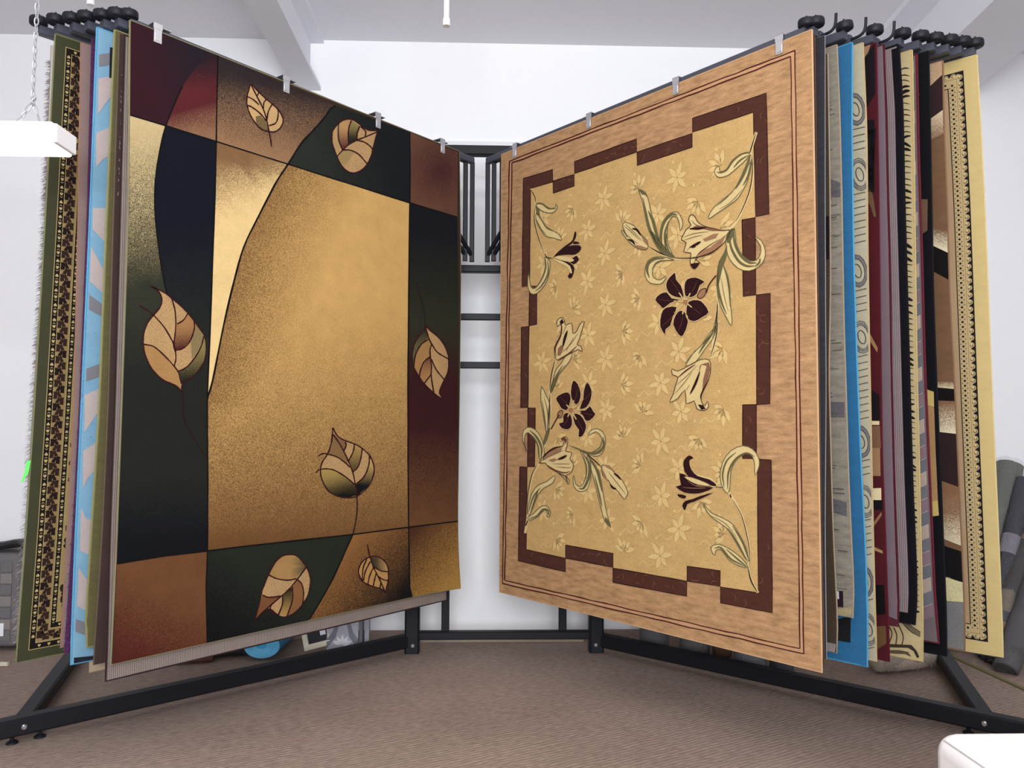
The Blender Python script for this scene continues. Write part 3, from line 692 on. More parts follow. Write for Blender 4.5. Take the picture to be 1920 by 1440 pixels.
# trumpet in the middle of the spray
fillp(G, Y3, [(985,410),(930,418),(860,400),(780,382),(720,345),(695,300),(660,283),(640,330),(662,370),(620,410),(598,450),(580,495),(622,520),(600,595),(660,605),(655,650),(660,710),(690,740),(735,690),(705,665),(735,635),(830,610),(930,530),(985,455)], CR, (96,64,46), 1.6)
RL.poly(G, Y3((700,375),(780,385),(860,402),(920,420),(840,420),(740,400),(650,410)), (140,96,72), layer=6)
RL.poly(G, Y3((720,640),(740,590),(820,560),(930,470),(960,450),(920,530),(830,605)), CAX, layer=6)
RL.poly(G, Y3((760,490),(850,445),(895,440),(870,480),(780,510)), CAX, layer=6)
st(G, Y3, [(650,400),(720,400),(790,390)], 4.5, DKL, 8); st(G, Y3, [(650,560),(710,530),(745,510)], 5, DKL, 8); st(G, Y3, [(670,560),(700,550)], 3.5, DKL, 8)
RL.poly(G, Y3((655,700),(690,690),(735,688),(705,735),(685,740)), DKL, layer=8)
st(G, Y3, [(680,720),(720,620),(800,555),(900,490)], 1.6, (70,36,32), 8); st(G, Y3, [(735,635),(830,608),(930,530)], 2.4, (80,44,36), 8)
for a in ([(600,470),(700,440),(820,425)],[(600,500),(690,470),(760,455)],[(665,330),(710,370),(800,392)],[(620,590),(680,540),(740,510)]): st(G, Y3, a, 1.1, (110,84,60), 8)
# curling leaf that breaks over the border
fillp(G, Y3, [(960,470),(1030,400),(1042,520),(1090,620),(1160,672),(1215,665),(1245,620),(1250,550),(1205,478),(1255,500),(1288,580),(1280,660),(1230,722),(1150,757),(1060,735),(990,660),(962,580)], CR)
st(G, Y3, [(1020,400),(1030,520),(1080,625),(1150,685),(1215,690)], 5.5); st(G, Y3, [(985,450),(1000,560),(1060,670),(1130,715),(1200,715)], 5.0); st(G, Y3, [(1200,720),(1235,690),(1245,650)], 4)
RL.poly(G, Y3((960,450),(1000,400),(1030,395),(1025,450),(985,520),(965,520)), OLV, layer=7)
RL.poly(G, catmull(Y3((965,540),(935,610),(895,680),(880,780),(884,900),(905,830),(930,720),(960,640)), 2, True), OLV, layer=6)
fillp(G, Y3, [(930,700),(960,780),(985,900),(990,1000),(1007,1150),(1000,1217),(960,1150),(910,1050),(885,950),(880,800),(900,720)])
st(G, Y3, [(930,700),(965,800),(985,920),(992,1060)], 4); st(G, Y3, [(892,720),(885,860),(915,1010),(960,1120)], 4.4); st(G, Y3, [(915,820),(940,960),(975,1100)], 1.3)
st(G, Y3, [(880,900),(888,1010),(870,1180),(850,1330),(842,1440)], 5.5, CR, 4, False); st(G, Y3, [(884,1010),(880,1150),(858,1300)], 2.2, DKL, 7)
RL.poly(G, catmull(Y3((888,1040),(882,1130),(850,1250),(800,1320),(740,1390),(800,1340),(835,1280),(862,1180),(875,1100)), 2, True), OLV, layer=6)
st(G, Y3, [(872,795),(815,870),(790,940)], 2.6, (80,44,36), 6, False)
fillp(G, Y3, [(790,910),(780,960),(745,988),(715,975),(735,925),(770,905)], CAX, (70,40,32))
PET1 = [[(530,770),(540,830),(580,880),(602,960),(590,985),(520,975),(470,940),(450,880),(465,830),(500,790)],[(610,960),(605,880),(630,825),(700,810),(760,835),(778,855),(740,880),(715,950),(670,980),(630,975)],[(640,1015),(720,1000),(770,1030),(815,1105),(760,1150),(690,1185),(632,1160),(620,1100)],[(615,1110),(640,1190),(600,1300),(560,1300),(510,1210),(530,1130),(570,1090)],[(545,1060),(510,1150),(490,1220),(452,1250),(445,1300),(400,1225),(410,1120),(450,1065)],[(460,935),(500,985),(575,1000),(490,1030),(430,1075),(400,1050),(358,1000),(400,950)]]
def dark_lily(g, z, pets, c0):
    for p in pets:
        fillp(g, z, p, DKL, (226,192,136), 1.5, 5, 2)
        cx, cy = sum(q[0] for q in p)/len(p), sum(q[1] for q in p)/len(p)
        fx, fy = c0[0]+(cx-c0[0])*1.45, c0[1]+(cy-c0[1])*1.45
        st(g, z, [(c0[0]+(cx-c0[0])*.55+6, c0[1]+(cy-c0[1])*.55), (cx+8, cy+4), (fx, fy)], 0.9, (110, 66, 56), 9)
        st(g, z, [(c0[0], c0[1]), (c0[0]+(cx-c0[0])*.6, c0[1]+(cy-c0[1])*.6)], 3.2, (226, 192, 132), 8)
    o = [(c0[0]+22*math.cos(a*1.05), c0[1]+22*math.sin(a*1.05)) for a in range(6)]
    RL.poly(g, z(*o), (176, 124, 86), layer=10)
dark_lily('lily_flower#1', Y3, PET1, (615, 1020))
# hanging trumpet
fillp(G, Y4, [(680,60),(640,110),(600,170),(530,240),(490,310),(560,285),(620,200),(680,120),(712,20)])
st(G, Y4, [(700,30),(660,110),(610,180),(580,230)], 4); st(G, Y4, [(560,200),(520,260),(495,305)], 1.3)
st(G, Y4, [(715,0),(700,110),(660,262)], 3.4, CR, 5, False); st(G, Y4, [(712,0),(700,110),(662,250)], 1.8, DKL, 8)
fillp(G, Y4, [(650,268),(590,268),(520,305),(440,345),(402,330),(405,370),(442,385),(425,440),(410,500),(385,555),(440,530),(490,470),(498,565),(550,545),(570,600),(620,610),(648,585),(640,548),(622,580),(600,550),(602,500),(650,400),(662,320)], CR, (90,66,48), 1.4)
RL.poly(G, Y4((650,285),(660,330),(645,400),(605,480),(612,400),(635,310),(600,300),(580,370),(570,420),(590,310)), (150,104,80), layer=7)
st(G, Y4, [(525,500),(560,430),(590,350)], 4.5, DKL, 9); st(G, Y4, [(440,390),(500,340),(560,300)], 2.5, (90,44,40), 9); st(G, Y4, [(600,545),(600,500),(650,400)], 2.2, DKL, 9); RL.poly(G, Y4((578,570),(612,575),(630,600),(600,606)), DKL, layer=9)
for a in ([(430,440),(500,380),(570,310)],[(420,500),(480,430),(540,350)],[(500,470),(520,440)]): st(G, Y4, a, 1.1, (112,86,60), 9)
# lower right spray
G = 'lily_spray#2'
for p in ([(275,128),(300,108),(325,125),(300,138),(310,190),(350,232),(420,252),(462,285),(440,292),(370,262),(310,250),(270,200),(265,150)],[(240,215),(300,240),(350,290),(445,300),(380,330),(330,337),(270,330),(218,295),(250,285)],[(230,340),(280,350),(270,367),(240,358)],[(320,370),(370,350),(445,332),(330,385),(288,400),(275,438),(258,410),(275,382)]):
    fillp(G, Y7, p, DKL, None, 1.3, 6)
fillp(G, Y7, [(285,150),(300,190),(350,225),(430,245),(460,285),(440,298),(400,285),(310,262),(280,220)], CR, None, 1, 5); fillp(G, Y7, [(270,235),(320,240),(400,270),(432,292),(360,285),(310,265)], CR, (110,76,54), 1, 8)
for a in ([(260,300),(330,305),(400,305)],[(290,260),(340,290),(400,300)]): st(G, Y7, a, 1.0, (170,130,96), 9)
st(G, Y7, [(462,298),(500,300),(545,345),(600,440),(640,560),(660,680),(655,780),(672,860),(712,932)], 4.6, CR, 5, False)
st(G, Y7, [(460,297),(500,300)], 2.2, DKL, 8); st(G, Y7, [(545,340),(552,362)], 3, DKL, 8); st(G, Y7, [(560,370),(610,460),(640,560),(662,680),(660,780)], 1.6, (84,40,36), 8); st(G, Y7, [(652,775),(672,860),(712,932)], 2.4, DKL, 8)
fillp(G, Y7, [(505,310),(485,240),(500,150),(550,80),(620,50),(680,70),(715,120),(720,170),(695,228),(692,160),(678,115),(640,98),(590,125),(550,200),(545,290),(532,335)])
st(G, Y7, [(510,300),(500,220),(525,140),(580,90)], 3.4); st(G, Y7, [(530,310),(535,210),(575,135),(640,95),(690,115)], 4.4)
fillp(G, Y7, [(385,398),(430,450),(500,482),(560,520),(600,580),(640,660),(658,745),(620,690),(570,600),(520,540),(450,490),(410,450)])
st(G, Y7, [(530,545),(580,620),(640,730)], 4.5); st(G, Y7, [(560,530),(620,630),(655,730)], 3.4); st(G, Y7, [(430,470),(520,520),(590,610)], 1.3)
fillp(G, Y7, [(432,655),(480,640),(560,680),(620,730),(652,778),(600,770),(540,735),(490,672),(458,680),(455,708),(438,690)])
st(G, Y7, [(450,665),(490,662),(550,730),(640,775)], 3.6); st(G, Y7, [(520,670),(590,730),(645,775)], 3.0)
# left spray
G = 'lily_spray#3'
st(G, Y5, [(512,515),(475,640),(460,760),(462,900),(452,1080),(415,1240),(378,1388)], 5.0, CR, 5, False); st(G, Y5, [(505,520),(475,640),(458,770)], 2.2, (76,44,38), 8); st(G, Y5, [(462,800),(458,900),(448,1060)], 2.0, (84,52,42), 8)
RL.poly(G, catmull(Y5((462,770),(480,700),(520,640),(535,650),(500,740),(470,800)), 2, True), OLV, layer=7); RL.poly(G, catmull(Y5((440,1100),(462,1095),(440,1190),(410,1240),(405,1200)), 2, True), OLV, layer=7)
fillp(G, Y5, [(507,500),(500,410),(540,330),(560,270),(552,215),(525,235),(520,190),(550,160),(582,175),(592,225),(645,205),(655,295),(690,270),(715,215),(752,190),(730,270),(710,340),(690,390),(722,400),(732,450),(700,430),(620,470),(540,518)], CR, (90,66,48), 1.4)
st(G, Y5, [(515,490),(510,410),(550,320),(562,240),(545,200)], 2.6, (80,40,36), 9); st(G, Y5, [(570,410),(590,330),(610,270)], 5, DKL, 9); RL.poly(G, Y5((525,480),(530,420),(560,390),(575,420),(550,480)), (150,108,78), layer=8); RL.poly(G, Y5((545,195),(565,170),(582,200),(560,220)), DKL, layer=9)
st(G, Y5, [(530,515),(620,465),(690,400)], 2.6, (110,64,50), 9)
for a in ([(560,460),(640,380),(700,290)],[(600,440),(660,330)],[(570,300),(600,230)]): st(G, Y5, a, 1.1, (112,86,60), 9)
fillp(G, Y5, [(500,640),(520,590),(560,540),(590,490),(652,460),(625,530),(560,612),(525,660),(490,760),(470,770)]); st(G, Y5, [(480,750),(510,660),(570,560)], 3.2); st(G, Y5, [(530,640),(590,560)], 1.3)
fillp(G, Y5, [(390,740),(430,820),(462,900),(455,1100),(430,1125),(405,980),(385,860)]); st(G, Y5, [(410,830),(440,950),(445,1100)], 1.6); st(G, Y5, [(455,900),(450,1000),(440,1110)], 3.2); st(G, Y5, [(395,860),(415,1000),(430,1110)], 2.2)
PET2 = [[(655,690),(700,720),(725,800),(715,860),(690,900),(650,860),(635,790)],[(775,700),(815,770),(810,850),(770,920),(710,930),(740,850),(745,780)],[(510,840),(560,800),(620,790),(640,850),(610,940),(560,930),(535,890)],[(600,960),(640,980),(652,1060),(620,1105),(560,1095),(535,1050),(572,1040),(570,990)],[(655,970),(720,980),(760,1040),(770,1090),(740,1160),(700,1165),(705,1110),(670,1060)],[(690,945),(760,940),(800,905),(830,950),(848,980),(800,1030),(760,1030),(740,990)]]
dark_lily('lily_flower#2', Y5, PET2, (640, 940))
st(G, Y5, [(470,1100),(520,1010),(540,980)], 2.4, (80,44,36), 6, False); fillp(G, Y5, [(530,960),(560,940),(572,970),(552,1005),(525,1000)], CAX, (84,50,40))
fillp(G, Y5, [(370,1345),(360,1250),(330,1180),(280,1130),(252,1150),(245,1220),(265,1288),(232,1200),(235,1120),(272,1085),(330,1100),(380,1160),(412,1260),(408,1360)])
st(G, Y5, [(385,1350),(390,1260),(350,1170),(290,1110)], 4.4); st(G, Y5, [(372,1340),(362,1250),(330,1180),(285,1135)], 3)
fillp(G, Y6, [(390,372),(440,300),(510,250),(575,240),(590,210),(568,185),(590,165),(617,180),(612,240),(600,280),(650,290),(635,340),(662,380),(655,430),(630,460),(602,470),(630,510),(620,542),(600,505),(540,450),(470,410),(440,372)], CR, (96,64,46), 1.4)
RL.poly(G, Y6((425,350),(450,300),(510,262),(575,252),(560,285),(500,305),(440,345)), CAX, layer=7); st(G, Y6, [(420,340),(460,290),(520,255),(578,243)], 2.6, DKL, 9); RL.poly(G, Y6((566,186),(590,167),(612,185),(605,225),(590,195)), (110,64,52), layer=8)
RL.poly(G, Y6((465,350),(510,335),(540,345),(500,365)), CAX, layer=8); st(G, Y6, [(540,345),(580,330),(612,312)], 5, DKL, 9); st(G, Y6, [(450,385),(520,430),(590,450),(640,440)], 2.6, (110,60,54), 9); st(G, Y6, [(545,450),(600,480),(622,530)], 2, DKL, 9)
for a in ([(500,380),(570,380),(640,380)],[(520,400),(600,410),(650,410)],[(460,330),(520,300),(590,270)]): st(G, Y6, a, 1.1, (112,86,60), 9)
st(G, Y6, [(388,378),(335,480),(305,620),(298,800),(290,860),(278,930)], 4.4, CR, 5, False); st(G, Y6, [(385,372),(425,360)], 3, CR, 5, False); st(G, Y6, [(375,385),(330,480),(300,640),(297,780)], 1.8, (84,46,40), 8); st(G, Y6, [(300,830),(285,870)], 3, DKL, 8)
st(G, Y6, [(620,240),(700,262),(790,310),(850,370),(892,412)], 3.2, CR, 5, False); st(G, Y6, [(625,236),(700,260),(760,290)], 2.6, OLV, 8); st(G, Y6, [(770,300),(840,360),(892,412)], 2.2, DKL, 8)
fillp(G, Y6, [(700,262),(780,288),(860,278),(900,230),(880,160),(840,125),(778,155),(800,115),(850,100),(900,130),(917,190),(905,270),(860,317),(780,308)]); st(G, Y6, [(720,272),(800,300),(870,285),(905,230),(895,165)], 4.6); st(G, Y6, [(800,292),(870,250),(890,190)], 2)
fillp(G, Y6, [(715,268),(750,340),(768,430),(750,520),(720,560),(682,540),(665,470),(660,520),(680,580),(730,600),(780,570),(802,470),(800,380),(780,300)]); st(G, Y6, [(735,290),(785,380),(785,480),(745,570),(705,575)], 5); st(G, Y6, [(730,300),(765,400),(762,500)], 3)
fillp(G, Y6, [(770,310),(830,380),(870,470),(890,560),(910,680),(940,820),(962,885),(910,830),(880,720),(850,600),(820,480),(790,380)]); st(G, Y6, [(790,340),(850,430),(875,520),(890,600)], 5.5); st(G, Y6, [(830,470),(865,610),(890,720)], 3.2); RL.poly(G, Y6((915,800),(940,825),(962,885),(912,832)), OLV, layer=7)
fillp(G, Y6, [(890,390),(950,410),(1000,460),(1050,510),(1095,600),(1085,635),(1065,660),(1020,600),(970,560),(940,510),(895,470)], CR, (96,66,48), 1.2)
RL.poly(G, Y6((895,385),(950,392),(990,440),(950,420)), CAX, layer=8); RL.poly(G, Y6((890,410),(920,470),(940,520),(898,470)), CAX, layer=8); st(G, Y6, [(985,455),(1015,475),(1040,505)], 4, DKL, 9); st(G, Y6, [(955,540),(980,570),(1005,578)], 4, DKL, 9); st(G, Y6, [(940,440),(1010,530),(1080,620)], 1.1, (112,86,60), 9)
fillp(G, Y6, [(300,740),(330,620),(380,550),(450,520),(517,470),(500,530),(430,570),(380,630),(340,730),(310,790)]); st(G, Y6, [(305,760),(345,640),(400,570)], 3); st(G, Y6, [(320,770),(365,640),(380,590)], 3.4)
fillp(G, Y6, [(300,805),(350,770),(400,720),(450,713),(480,760),(470,798),(450,795),(460,770),(430,745),(380,800),(320,827)]); st(G, Y6, [(310,815),(370,795),(420,742),(462,750),(468,790)], 3.6)
# upper left spray
G = 'lily_spray#4'
st(G, Y1, [(265,455),(295,510),(300,590),(297,700),(330,840),(370,940),(385,970),(432,975)], 3.2, CR, 5, False); st(G, Y1, [(265,455),(297,515),(302,560)], 1.8, (90,50,42), 8); st(G, Y1, [(298,590),(295,700),(330,840),(368,935)], 1.6, (84,60,46), 8); st(G, Y1, [(370,940),(390,972),(435,976)], 2, DKL, 8)
fillp(G, Y1, [(305,570),(350,565),(400,600),(448,607),(455,570),(465,600),(432,637),(370,632),(320,600)]); st(G, Y1, [(308,572),(350,570),(400,606),(450,600)], 2.8); RL.poly(G, Y1((300,580),(330,610),(335,660),(310,650)), OLV, layer=7)
fillp(G, Y1, [(310,640),(350,690),(380,740),(440,775),(480,800),(497,842),(440,827),(380,812),(340,760),(305,690)]); st(G, Y1, [(312,645),(350,695),(385,750),(435,775)], 2.4); st(G, Y1, [(305,680),(345,760),(385,805)], 1.4)
for p in ([(435,970),(480,920),(540,887),(630,880),(642,912),(600,950),(540,950),(470,957)],[(440,985),(500,992),(560,1012),(592,1050),(580,1110),(560,1130),(543,1112),(562,1080),(540,1042),(480,1012)],[(545,870),(580,840),(595,778),(608,790),(600,830),(570,872),(490,912)],[(560,1000),(605,958),(627,990),(590,1022)],[(580,865),(600,850),(634,864),(600,872)]): fillp(G, Y1, p, DKL, None, 1, 6)
fillp(G, Y1, [(445,968),(520,963),(592,988),(562,1006),(480,988)], CR, None, 1, 8); fillp(G, Y1, [(435,985),(480,1012),(540,1045),(562,1085),(575,1090),(560,1035),(490,995)], CR, None, 1, 7)
fillp(G, Y1, [(370,968),(410,1000),(402,1100),(370,1180),(310,1242),(265,1240),(243,1180),(250,1085),(266,1190),(302,1200),(350,1130),(377,1040)]); st(G, Y1, [(392,990),(395,1090),(350,1180),(300,1225)], 3); st(G, Y1, [(376,980),(378,1050),(350,1130),(300,1200),(270,1190)], 2.4)
RL.finish(stuff=('tonal_sprigs',))
RK, SAT = 0.56, 0.90  # rugs hanging behind: shade between them put into a darker dye gain
# ---------------------------------------------------------------- the rugs hanging behind, left fan
def heart(u, v, a, up=1):
    return [(u, v+up*a), (u-a*.75, v+up*a*.1), (u-a*.8, v-up*a*.5), (u-a*.35, v-up*a*.85), (u, v-up*a*.45), (u+a*.35, v-up*a*.85), (u+a*.8, v-up*a*.5), (u+a*.75, v+up*a*.1)]
RIBR = Rug('flatweave_rug', 'grey ribbed flatweave rug with dark brown edge, showing below the brown leaf rug', LS,
           [(234,66),(225,400),(215,760),(206,1000),(199,1277)], 1.585, 0.006, (156, 140, 132), (110, 90, 82), (62, 42, 42), RIBM, 0.006, seed=1)
RIBR.finish()
BRN = Rug('brown_rug', 'plain dark brown rug edge with thin tan binding, next behind the grey flatweave', LS,
          [(225,62),(214,400),(204,760),(193,1000),(181,1180),(176,1246)], 1.6, 0.007, (78, 60, 56), (90, 74, 66), (112, 92, 76), None, 0.005, seed=2)
for k in range(34):
    v = 0.12+random.uniform(0, .42); BRN.line('lint_marks', [(.012+random.uniform(-.004, .004), v), (.013+random.uniform(-.004, .004), v+.008)], .0016, (190, 182, 176), 2, uv=True, smooth=0)
BRN.finish(stuff=('lint_marks',))
BEI = Rug('beige_rug', 'plain beige rug whose corner hangs below the olive and brown rugs', LS,
          [(178,60),(166,400),(150,760),(139.5,1000),(132,1180),(130,1269)], 1.5, 0.004, (206, 182, 152), (200, 180, 150), (196, 166, 130), None, 0.004, seed=3, inset=0.064)
BEI.finish()
OLI = Rug('olive_velvet_rug', 'olive green velvet rug with pale yellow-green binding beside the blue rug', LS,
          [(216,56),(201,400),(187,760),(172,1000),(161,1170),(165,1214)], 1.55, 0.007, (116, 108, 62), (120, 110, 74), (156, 152, 96), SATIN, 0.006, abrash=0.6, tb=0.3, front2=(92, 86, 50), seed=4)
OLI.finish()
BLU = Rug('pale_blue_rug', 'pale blue and pinkish beige rug with grey blocks and bright blue edge', LS,
          [(183,50),(170,400),(154,760),(143,1000),(136,1180),(134,1246)], 1.6, 0.007, (136, 190, 222), (140, 150, 160), (92, 178, 224), SATIN, 0.006, abrash=0.2, seed=5)
zA, zB, zC, zD = Z(80, 60, 300/1440), Z(50, 400, .25), Z(0, 720, .25), Z(20, 900, 390/1440)
PKB, GRB = (212, 194, 190), (142, 140, 148)
for z, c, p in ((zA,PKB,[(500,420),(700,380),(700,480),(620,570),(495,740)]),(zA,PKB,[(480,910),(700,810),(700,1040),(600,1110),(540,1150),(480,1215)]),(zA,GRB,[(506,205),(700,170),(700,280),(506,312)]),
    (zB,PKB,[(497,-40),(650,-40),(650,270),(590,220),(492,120)]),(zB,PKB,[(482,250),(580,430),(640,540),(640,650),(570,600),(472,510)]),(zB,GRB,[(468,610),(640,735),(640,815),(466,722)]),
    (zB,GRB,[(446,1165),(640,1095),(640,1190),(445,1260)]),(zC,PKB,[(634,82),(800,10),(800,130),(740,205),(632,362)]),(zC,PKB,[(622,500),(780,400),(780,580),(712,650),(660,700),(620,785)]),
    (zC,PKB,[(606,930),(640,1000),(680,1022),(760,1050),(760,1330),(665,1282),(598,1250)]),(zD,PKB,[(470,610),(530,695),(600,760),(600,950),(520,905),(458,872)]),(zD,GRB,[(450,962),(620,1020),(620,1110),(447,1050)])):
    BLU.poly('woven_shape#%d' % random.getrandbits(30), z(*p), c, None, 0, 1)
BLU.poly('care_label', zA((602,138),(648,145),(642,410),(596,416)), (30, 32, 40), None, 0, 3)
BLU.poly('dark_hem', Z(0,1080,.25)((552,612),(780,590),(780,640),(552,655)), (28, 34, 48), None, 0, 2)
BLU.finish()
def tufts(rug, part, c, c2, n, L_, u_spread=0.03, v0=0.0, droop=0.5, lo=-.2, hi=1.0):
    """loose shag yarn along the outer edge: thin bent blades"""
    V, F, CA, UV = [], [], [], []
    e, d, nn = side_frame(rug.side, rug.t(rug.len/2)); d3, n3 = np.array((*d, 0)), np.array((*nn, 0))
    for i in range(n):
        v = random.uniform(v0, rug.len-0.002); u = abs(random.gauss(0, u_spread*0.5)); b = rug.surf(min(u, rug.w), v, random.uniform(-rug.th, 0.003 if hi > .5 else -.002))
        dr = -d3*random.uniform(.4, 1.2)+n3*random.uniform(lo, hi)+np.array((0, 0, random.uniform(-1.0, .3)*droop)); dr /= np.linalg.norm(dr)
        l = L_*random.uniform(.5, 1.15); w = np.cross(dr, (0.3, 0.2, 1)); w = w/np.linalg.norm(w)*0.0011
        m_ = b+dr*l*.6; t_ = b+dr*l+np.array((0, 0, -l*.35*droop)); k = len(V)
        V += [b-w, b+w, m_+w, m_-w, t_]; F += [(k, k+1, k+2, k+3), (k+3, k+2, k+4)]
        q = random.random(); cc = tuple(x*(1-q)+y*q for x, y in zip(dye(c), dye(c2)))
        CA += [(*cc, 0)]*5; UV += [(u, v, 0)]*5
    rug.mesh(part, V, F, UV, CA, CA, PILE, kind='stuff', flat=True)
PUR = Rug('purple_shag_rug', 'purple shag rug with fuzzy edge between the pale blue rug and the mauve one', LS,
          [(173,72),(164.5,400),(150,760),(137,1000),(125,1180),(121,1226)], 1.55, 0.008, (104, 52, 108), (80, 50, 84), None, None, tb=0.3, front2=(70, 28, 66), seed=6)
tufts(PUR, 'shag_pile', (150, 92, 158), (80, 34, 84), 1500, .012, .05); PUR.finish()
PNK = Rug('mauve_rug', 'mauve and pinkish brown rug beside the black and gold bordered rug', LS,
          [(153,80),(148,400),(140,760),(127,1000),(117,1180),(114,1214)], 1.55, 0.007, (156, 128, 124), (130, 106, 96), (166, 120, 96), SATIN, 0.005, abrash=0.2, seed=7)
PNK.finish()
ORN = Rug('ornate_border_rug', 'olive edged rug with black and gold leafy borders and little heart shapes', LS,
          [(105,64),(87,400),(66,760),(50,1000),(36,1180),(31,1242)], 1.6, 0.008, (76, 76, 52), (120, 112, 86), (142, 140, 96), None, 0.006, seed=8)
uu = lambda dx: ORN.inv(66+dx, 760)[0]
GLD, TAN, BLK = (196, 174, 110), (172, 142, 88), (36, 28, 28)
W_, H_ = ORN.w, ORN.len
def ring(part, a, b, c, lay):      # border band between insets a and b
    for q in ((a, a, W_-a, b), (a, H_-b, W_-a, H_-a), (a, b, b, H_-b), (W_-b, b, W_-a, H_-b)): ORN.rect(part, *q, c, lay)
us = [uu(x) for x in (19.5, 21, 31.5, 33, 55.5, 57, 66.5, 68)]
for a, b, c, nm in ((us[0], us[1], GLD, 'gold_line'), (us[1], us[2], BLK, 'heart_band'), (us[2], us[3], GLD, 'gold_line'), (us[3], us[4], TAN, 'vine_band'), (us[4], us[5], GLD, 'gold_line'), (us[5], us[6], BLK, 'heart_band'), (us[6], us[7], GLD, 'gold_line')):
    ring(nm, a, b, c, 1)
ORN.rect('medallion_field', us[7], us[7], W_-us[7], H_-us[7], (190, 160, 100), 1)
for a, b in ((us[1], us[2]), (us[5], us[6])):
    c, s_ = (a+b)/2, (b-a)*.36; v = a+.03; k = 0
    while v < H_-a-.02:
        ORN.poly('gold_hearts', heart(c, v, s_, 1 if k % 2 else -1), (214, 190, 126), layer=2, uv=True)
        if k % 2:
            for sg in (-1, 1):
                ORN.poly('gold_hearts', [(c-s_*.9, v+sg*s_*1.2), (c, v+sg*s_*1.75), (c+s_*.9, v+sg*s_*1.2), (c+s_*.5, v+sg*s_*1.75), (c, v+sg*s_*2.2), (c-s_*.5, v+sg*s_*1.75)], (204, 180, 116), layer=2, uv=True)
        v += s_*(4.4 if k % 2 else 3.6); k += 1
    for vv in (a+(b-a)/2, H_-a-(b-a)/2):
        u = b+.012
        while u < .34: ORN.poly('gold_hearts', heart(u, vv, s_*.9, 1), (214, 190, 126), layer=2, uv=True); u += .03
VN = (62, 42, 36)
def vine(c, hw, horizontal=None):
    v = us[3]+.01; k = 0
    while (v < H_-us[3]-.01 if horizontal is None else v < .36):
        sg = 1 if k % 2 else -1
        def q(x, y): return (c+x, v+y) if horizontal is None else (v+y, horizontal+x)
        for ang_, l in ((.7*sg, hw*1.25), (-1.1*sg, hw*1.0), (2.3*sg, hw*1.15), (3.6*sg, hw*.9)):
            dx, dy = math.sin(ang_)*l, math.cos(ang_)*l*.9; nx, ny = -dy*.46, dx*.46; ox = sg*hw*.25
            ORN.poly('vine_leaves', [q(ox, 0), q(ox+dx*.5+nx, dy*.5+ny), q(ox+dx, dy), q(ox+dx*.5-nx, dy*.5-ny)], VN if k % 3 else (44, 30, 30), layer=2, uv=True)
        v += hw*1.25; k += 1
vine((us[3]+us[4])/2-.003, (us[4]-us[3])*.42); vine(0, (us[4]-us[3])*.36, H_-(us[3]+us[4])/2); vine(0, (us[4]-us[3])*.36, (us[3]+us[4])/2)
v = us[7]+.03
while v < H_-us[7]-.03:
    a = random.uniform(.008, .014); u = us[7]+.012+random.uniform(0, .022)
    ORN.poly('vine_leaves', [(u+a*math.cos(t)*random.uniform(.7, 1.2), v+a*1.2*math.sin(t)*random.uniform(.7, 1.2)) for t in np.linspace(0, 6.28, 9)[:-1]], VN, layer=2, uv=True)
    v += .02
ORN.finish(stuff=('gold_hearts', 'vine_leaves'))
SHG = Rug('white_shag_rug', 'cream white shag rug with a shaggy edge, outermost on the left of the rack', LS,
          [(97,84),(86,400),(81,500),(67,700),(58,850),(48,1000),(35,1160),(32,1205)], 1.5, 0.010, (222, 210, 206), (180, 170, 160), None, None, seed=9)
tufts(SHG, 'shag_pile', (246, 238, 236), (214, 196, 190), 3200, .022, .02, .05, .5, -1.5, .05); SHG.finish()
# green price tag clipped on the shag
tg = on_y(46, 884, 2.80); p = t_of_px(LS, 47, 884); q = SHG.surf(0.0, SHG.T-p[1], .0)
m = MB(); a = q+np.array((-.012, -.004, 0))
m.add([a+np.array(x) for x in ((.004,0,.036),(.016,0,.036),(.013,-.004,.0),(-.004,-.006,-.034),(-.010,-.006,-.036),(-.001,-.003,.0))]+[a+np.array(x)+np.array((0, .0015, 0)) for x in ((.004,0,.036),(.016,0,.036),(.013,-.004,.0),(-.004,-.006,-.034),(-.010,-.006,-.036),(-.001,-.003,.0))],
      [(0,1,2,5),(5,2,3,4),(11,8,7,6),(10,9,8,11),(0,6,7,1),(1,7,8,2),(2,8,9,3),(3,9,10,4),(4,10,11,5),(5,11,6,0)])
o = m.build('price_tag', simple('neon_green_paper', (92, 226, 92), 0.7), None, loc=a); tag(o, 'neon green paper tag stuck on the edge of the white shag rug', 'tag')

# ---------------------------------------------------------------- right fan
R1 = Rug('thin_brown_rug', 'thin dark brown rug edge directly behind the tan lily rug', RS, [(1527,64),(1531,360),(1536,720),(1540,1000),(1545,1244)], 1.6, 0.004, (84, 58, 44), (90, 70, 56), (104, 76, 56), None, 0.003); R1.finish()
R2 = Rug('charcoal_rug', 'charcoal black rug with thin pale grey binding, near the lily rug', RS, [(1546,66),(1546,360),(1547,600),(1548,720),(1546,1000),(1549,1236)], 1.6, 0.006, (60, 60, 66), (80, 80, 84), (150, 150, 150), None, 0.003, abrash=0.8); R2.finish()
R3 = Rug('brown_shag_rug', 'dark brown mottled rug with wavy tan-bound edge, left of the grey streaked rug', RS, [(1551,100),(1555,360),(1556,540),(1553,700),(1558,900),(1561,1000),(1570,1180),(1567,1224)], 1.55, 0.007, (56, 44, 37), (150, 138, 128), (166, 144, 118), None, 0.005, tb=0.12, front2=(140, 118, 84))
zE = Z(1500, 1100, 300/1920)
R3.poly('turned_hem', zE((300,700),(330,665),(440,690),(420,790),(320,765)), (150, 138, 132), None, 0, 1)
R3.poly('dark_patch', Z(1520,240,.20833)((125,800),(170,790),(172,1180),(125,1180)), (30, 22, 24), None, 0, 1); R3.finish()
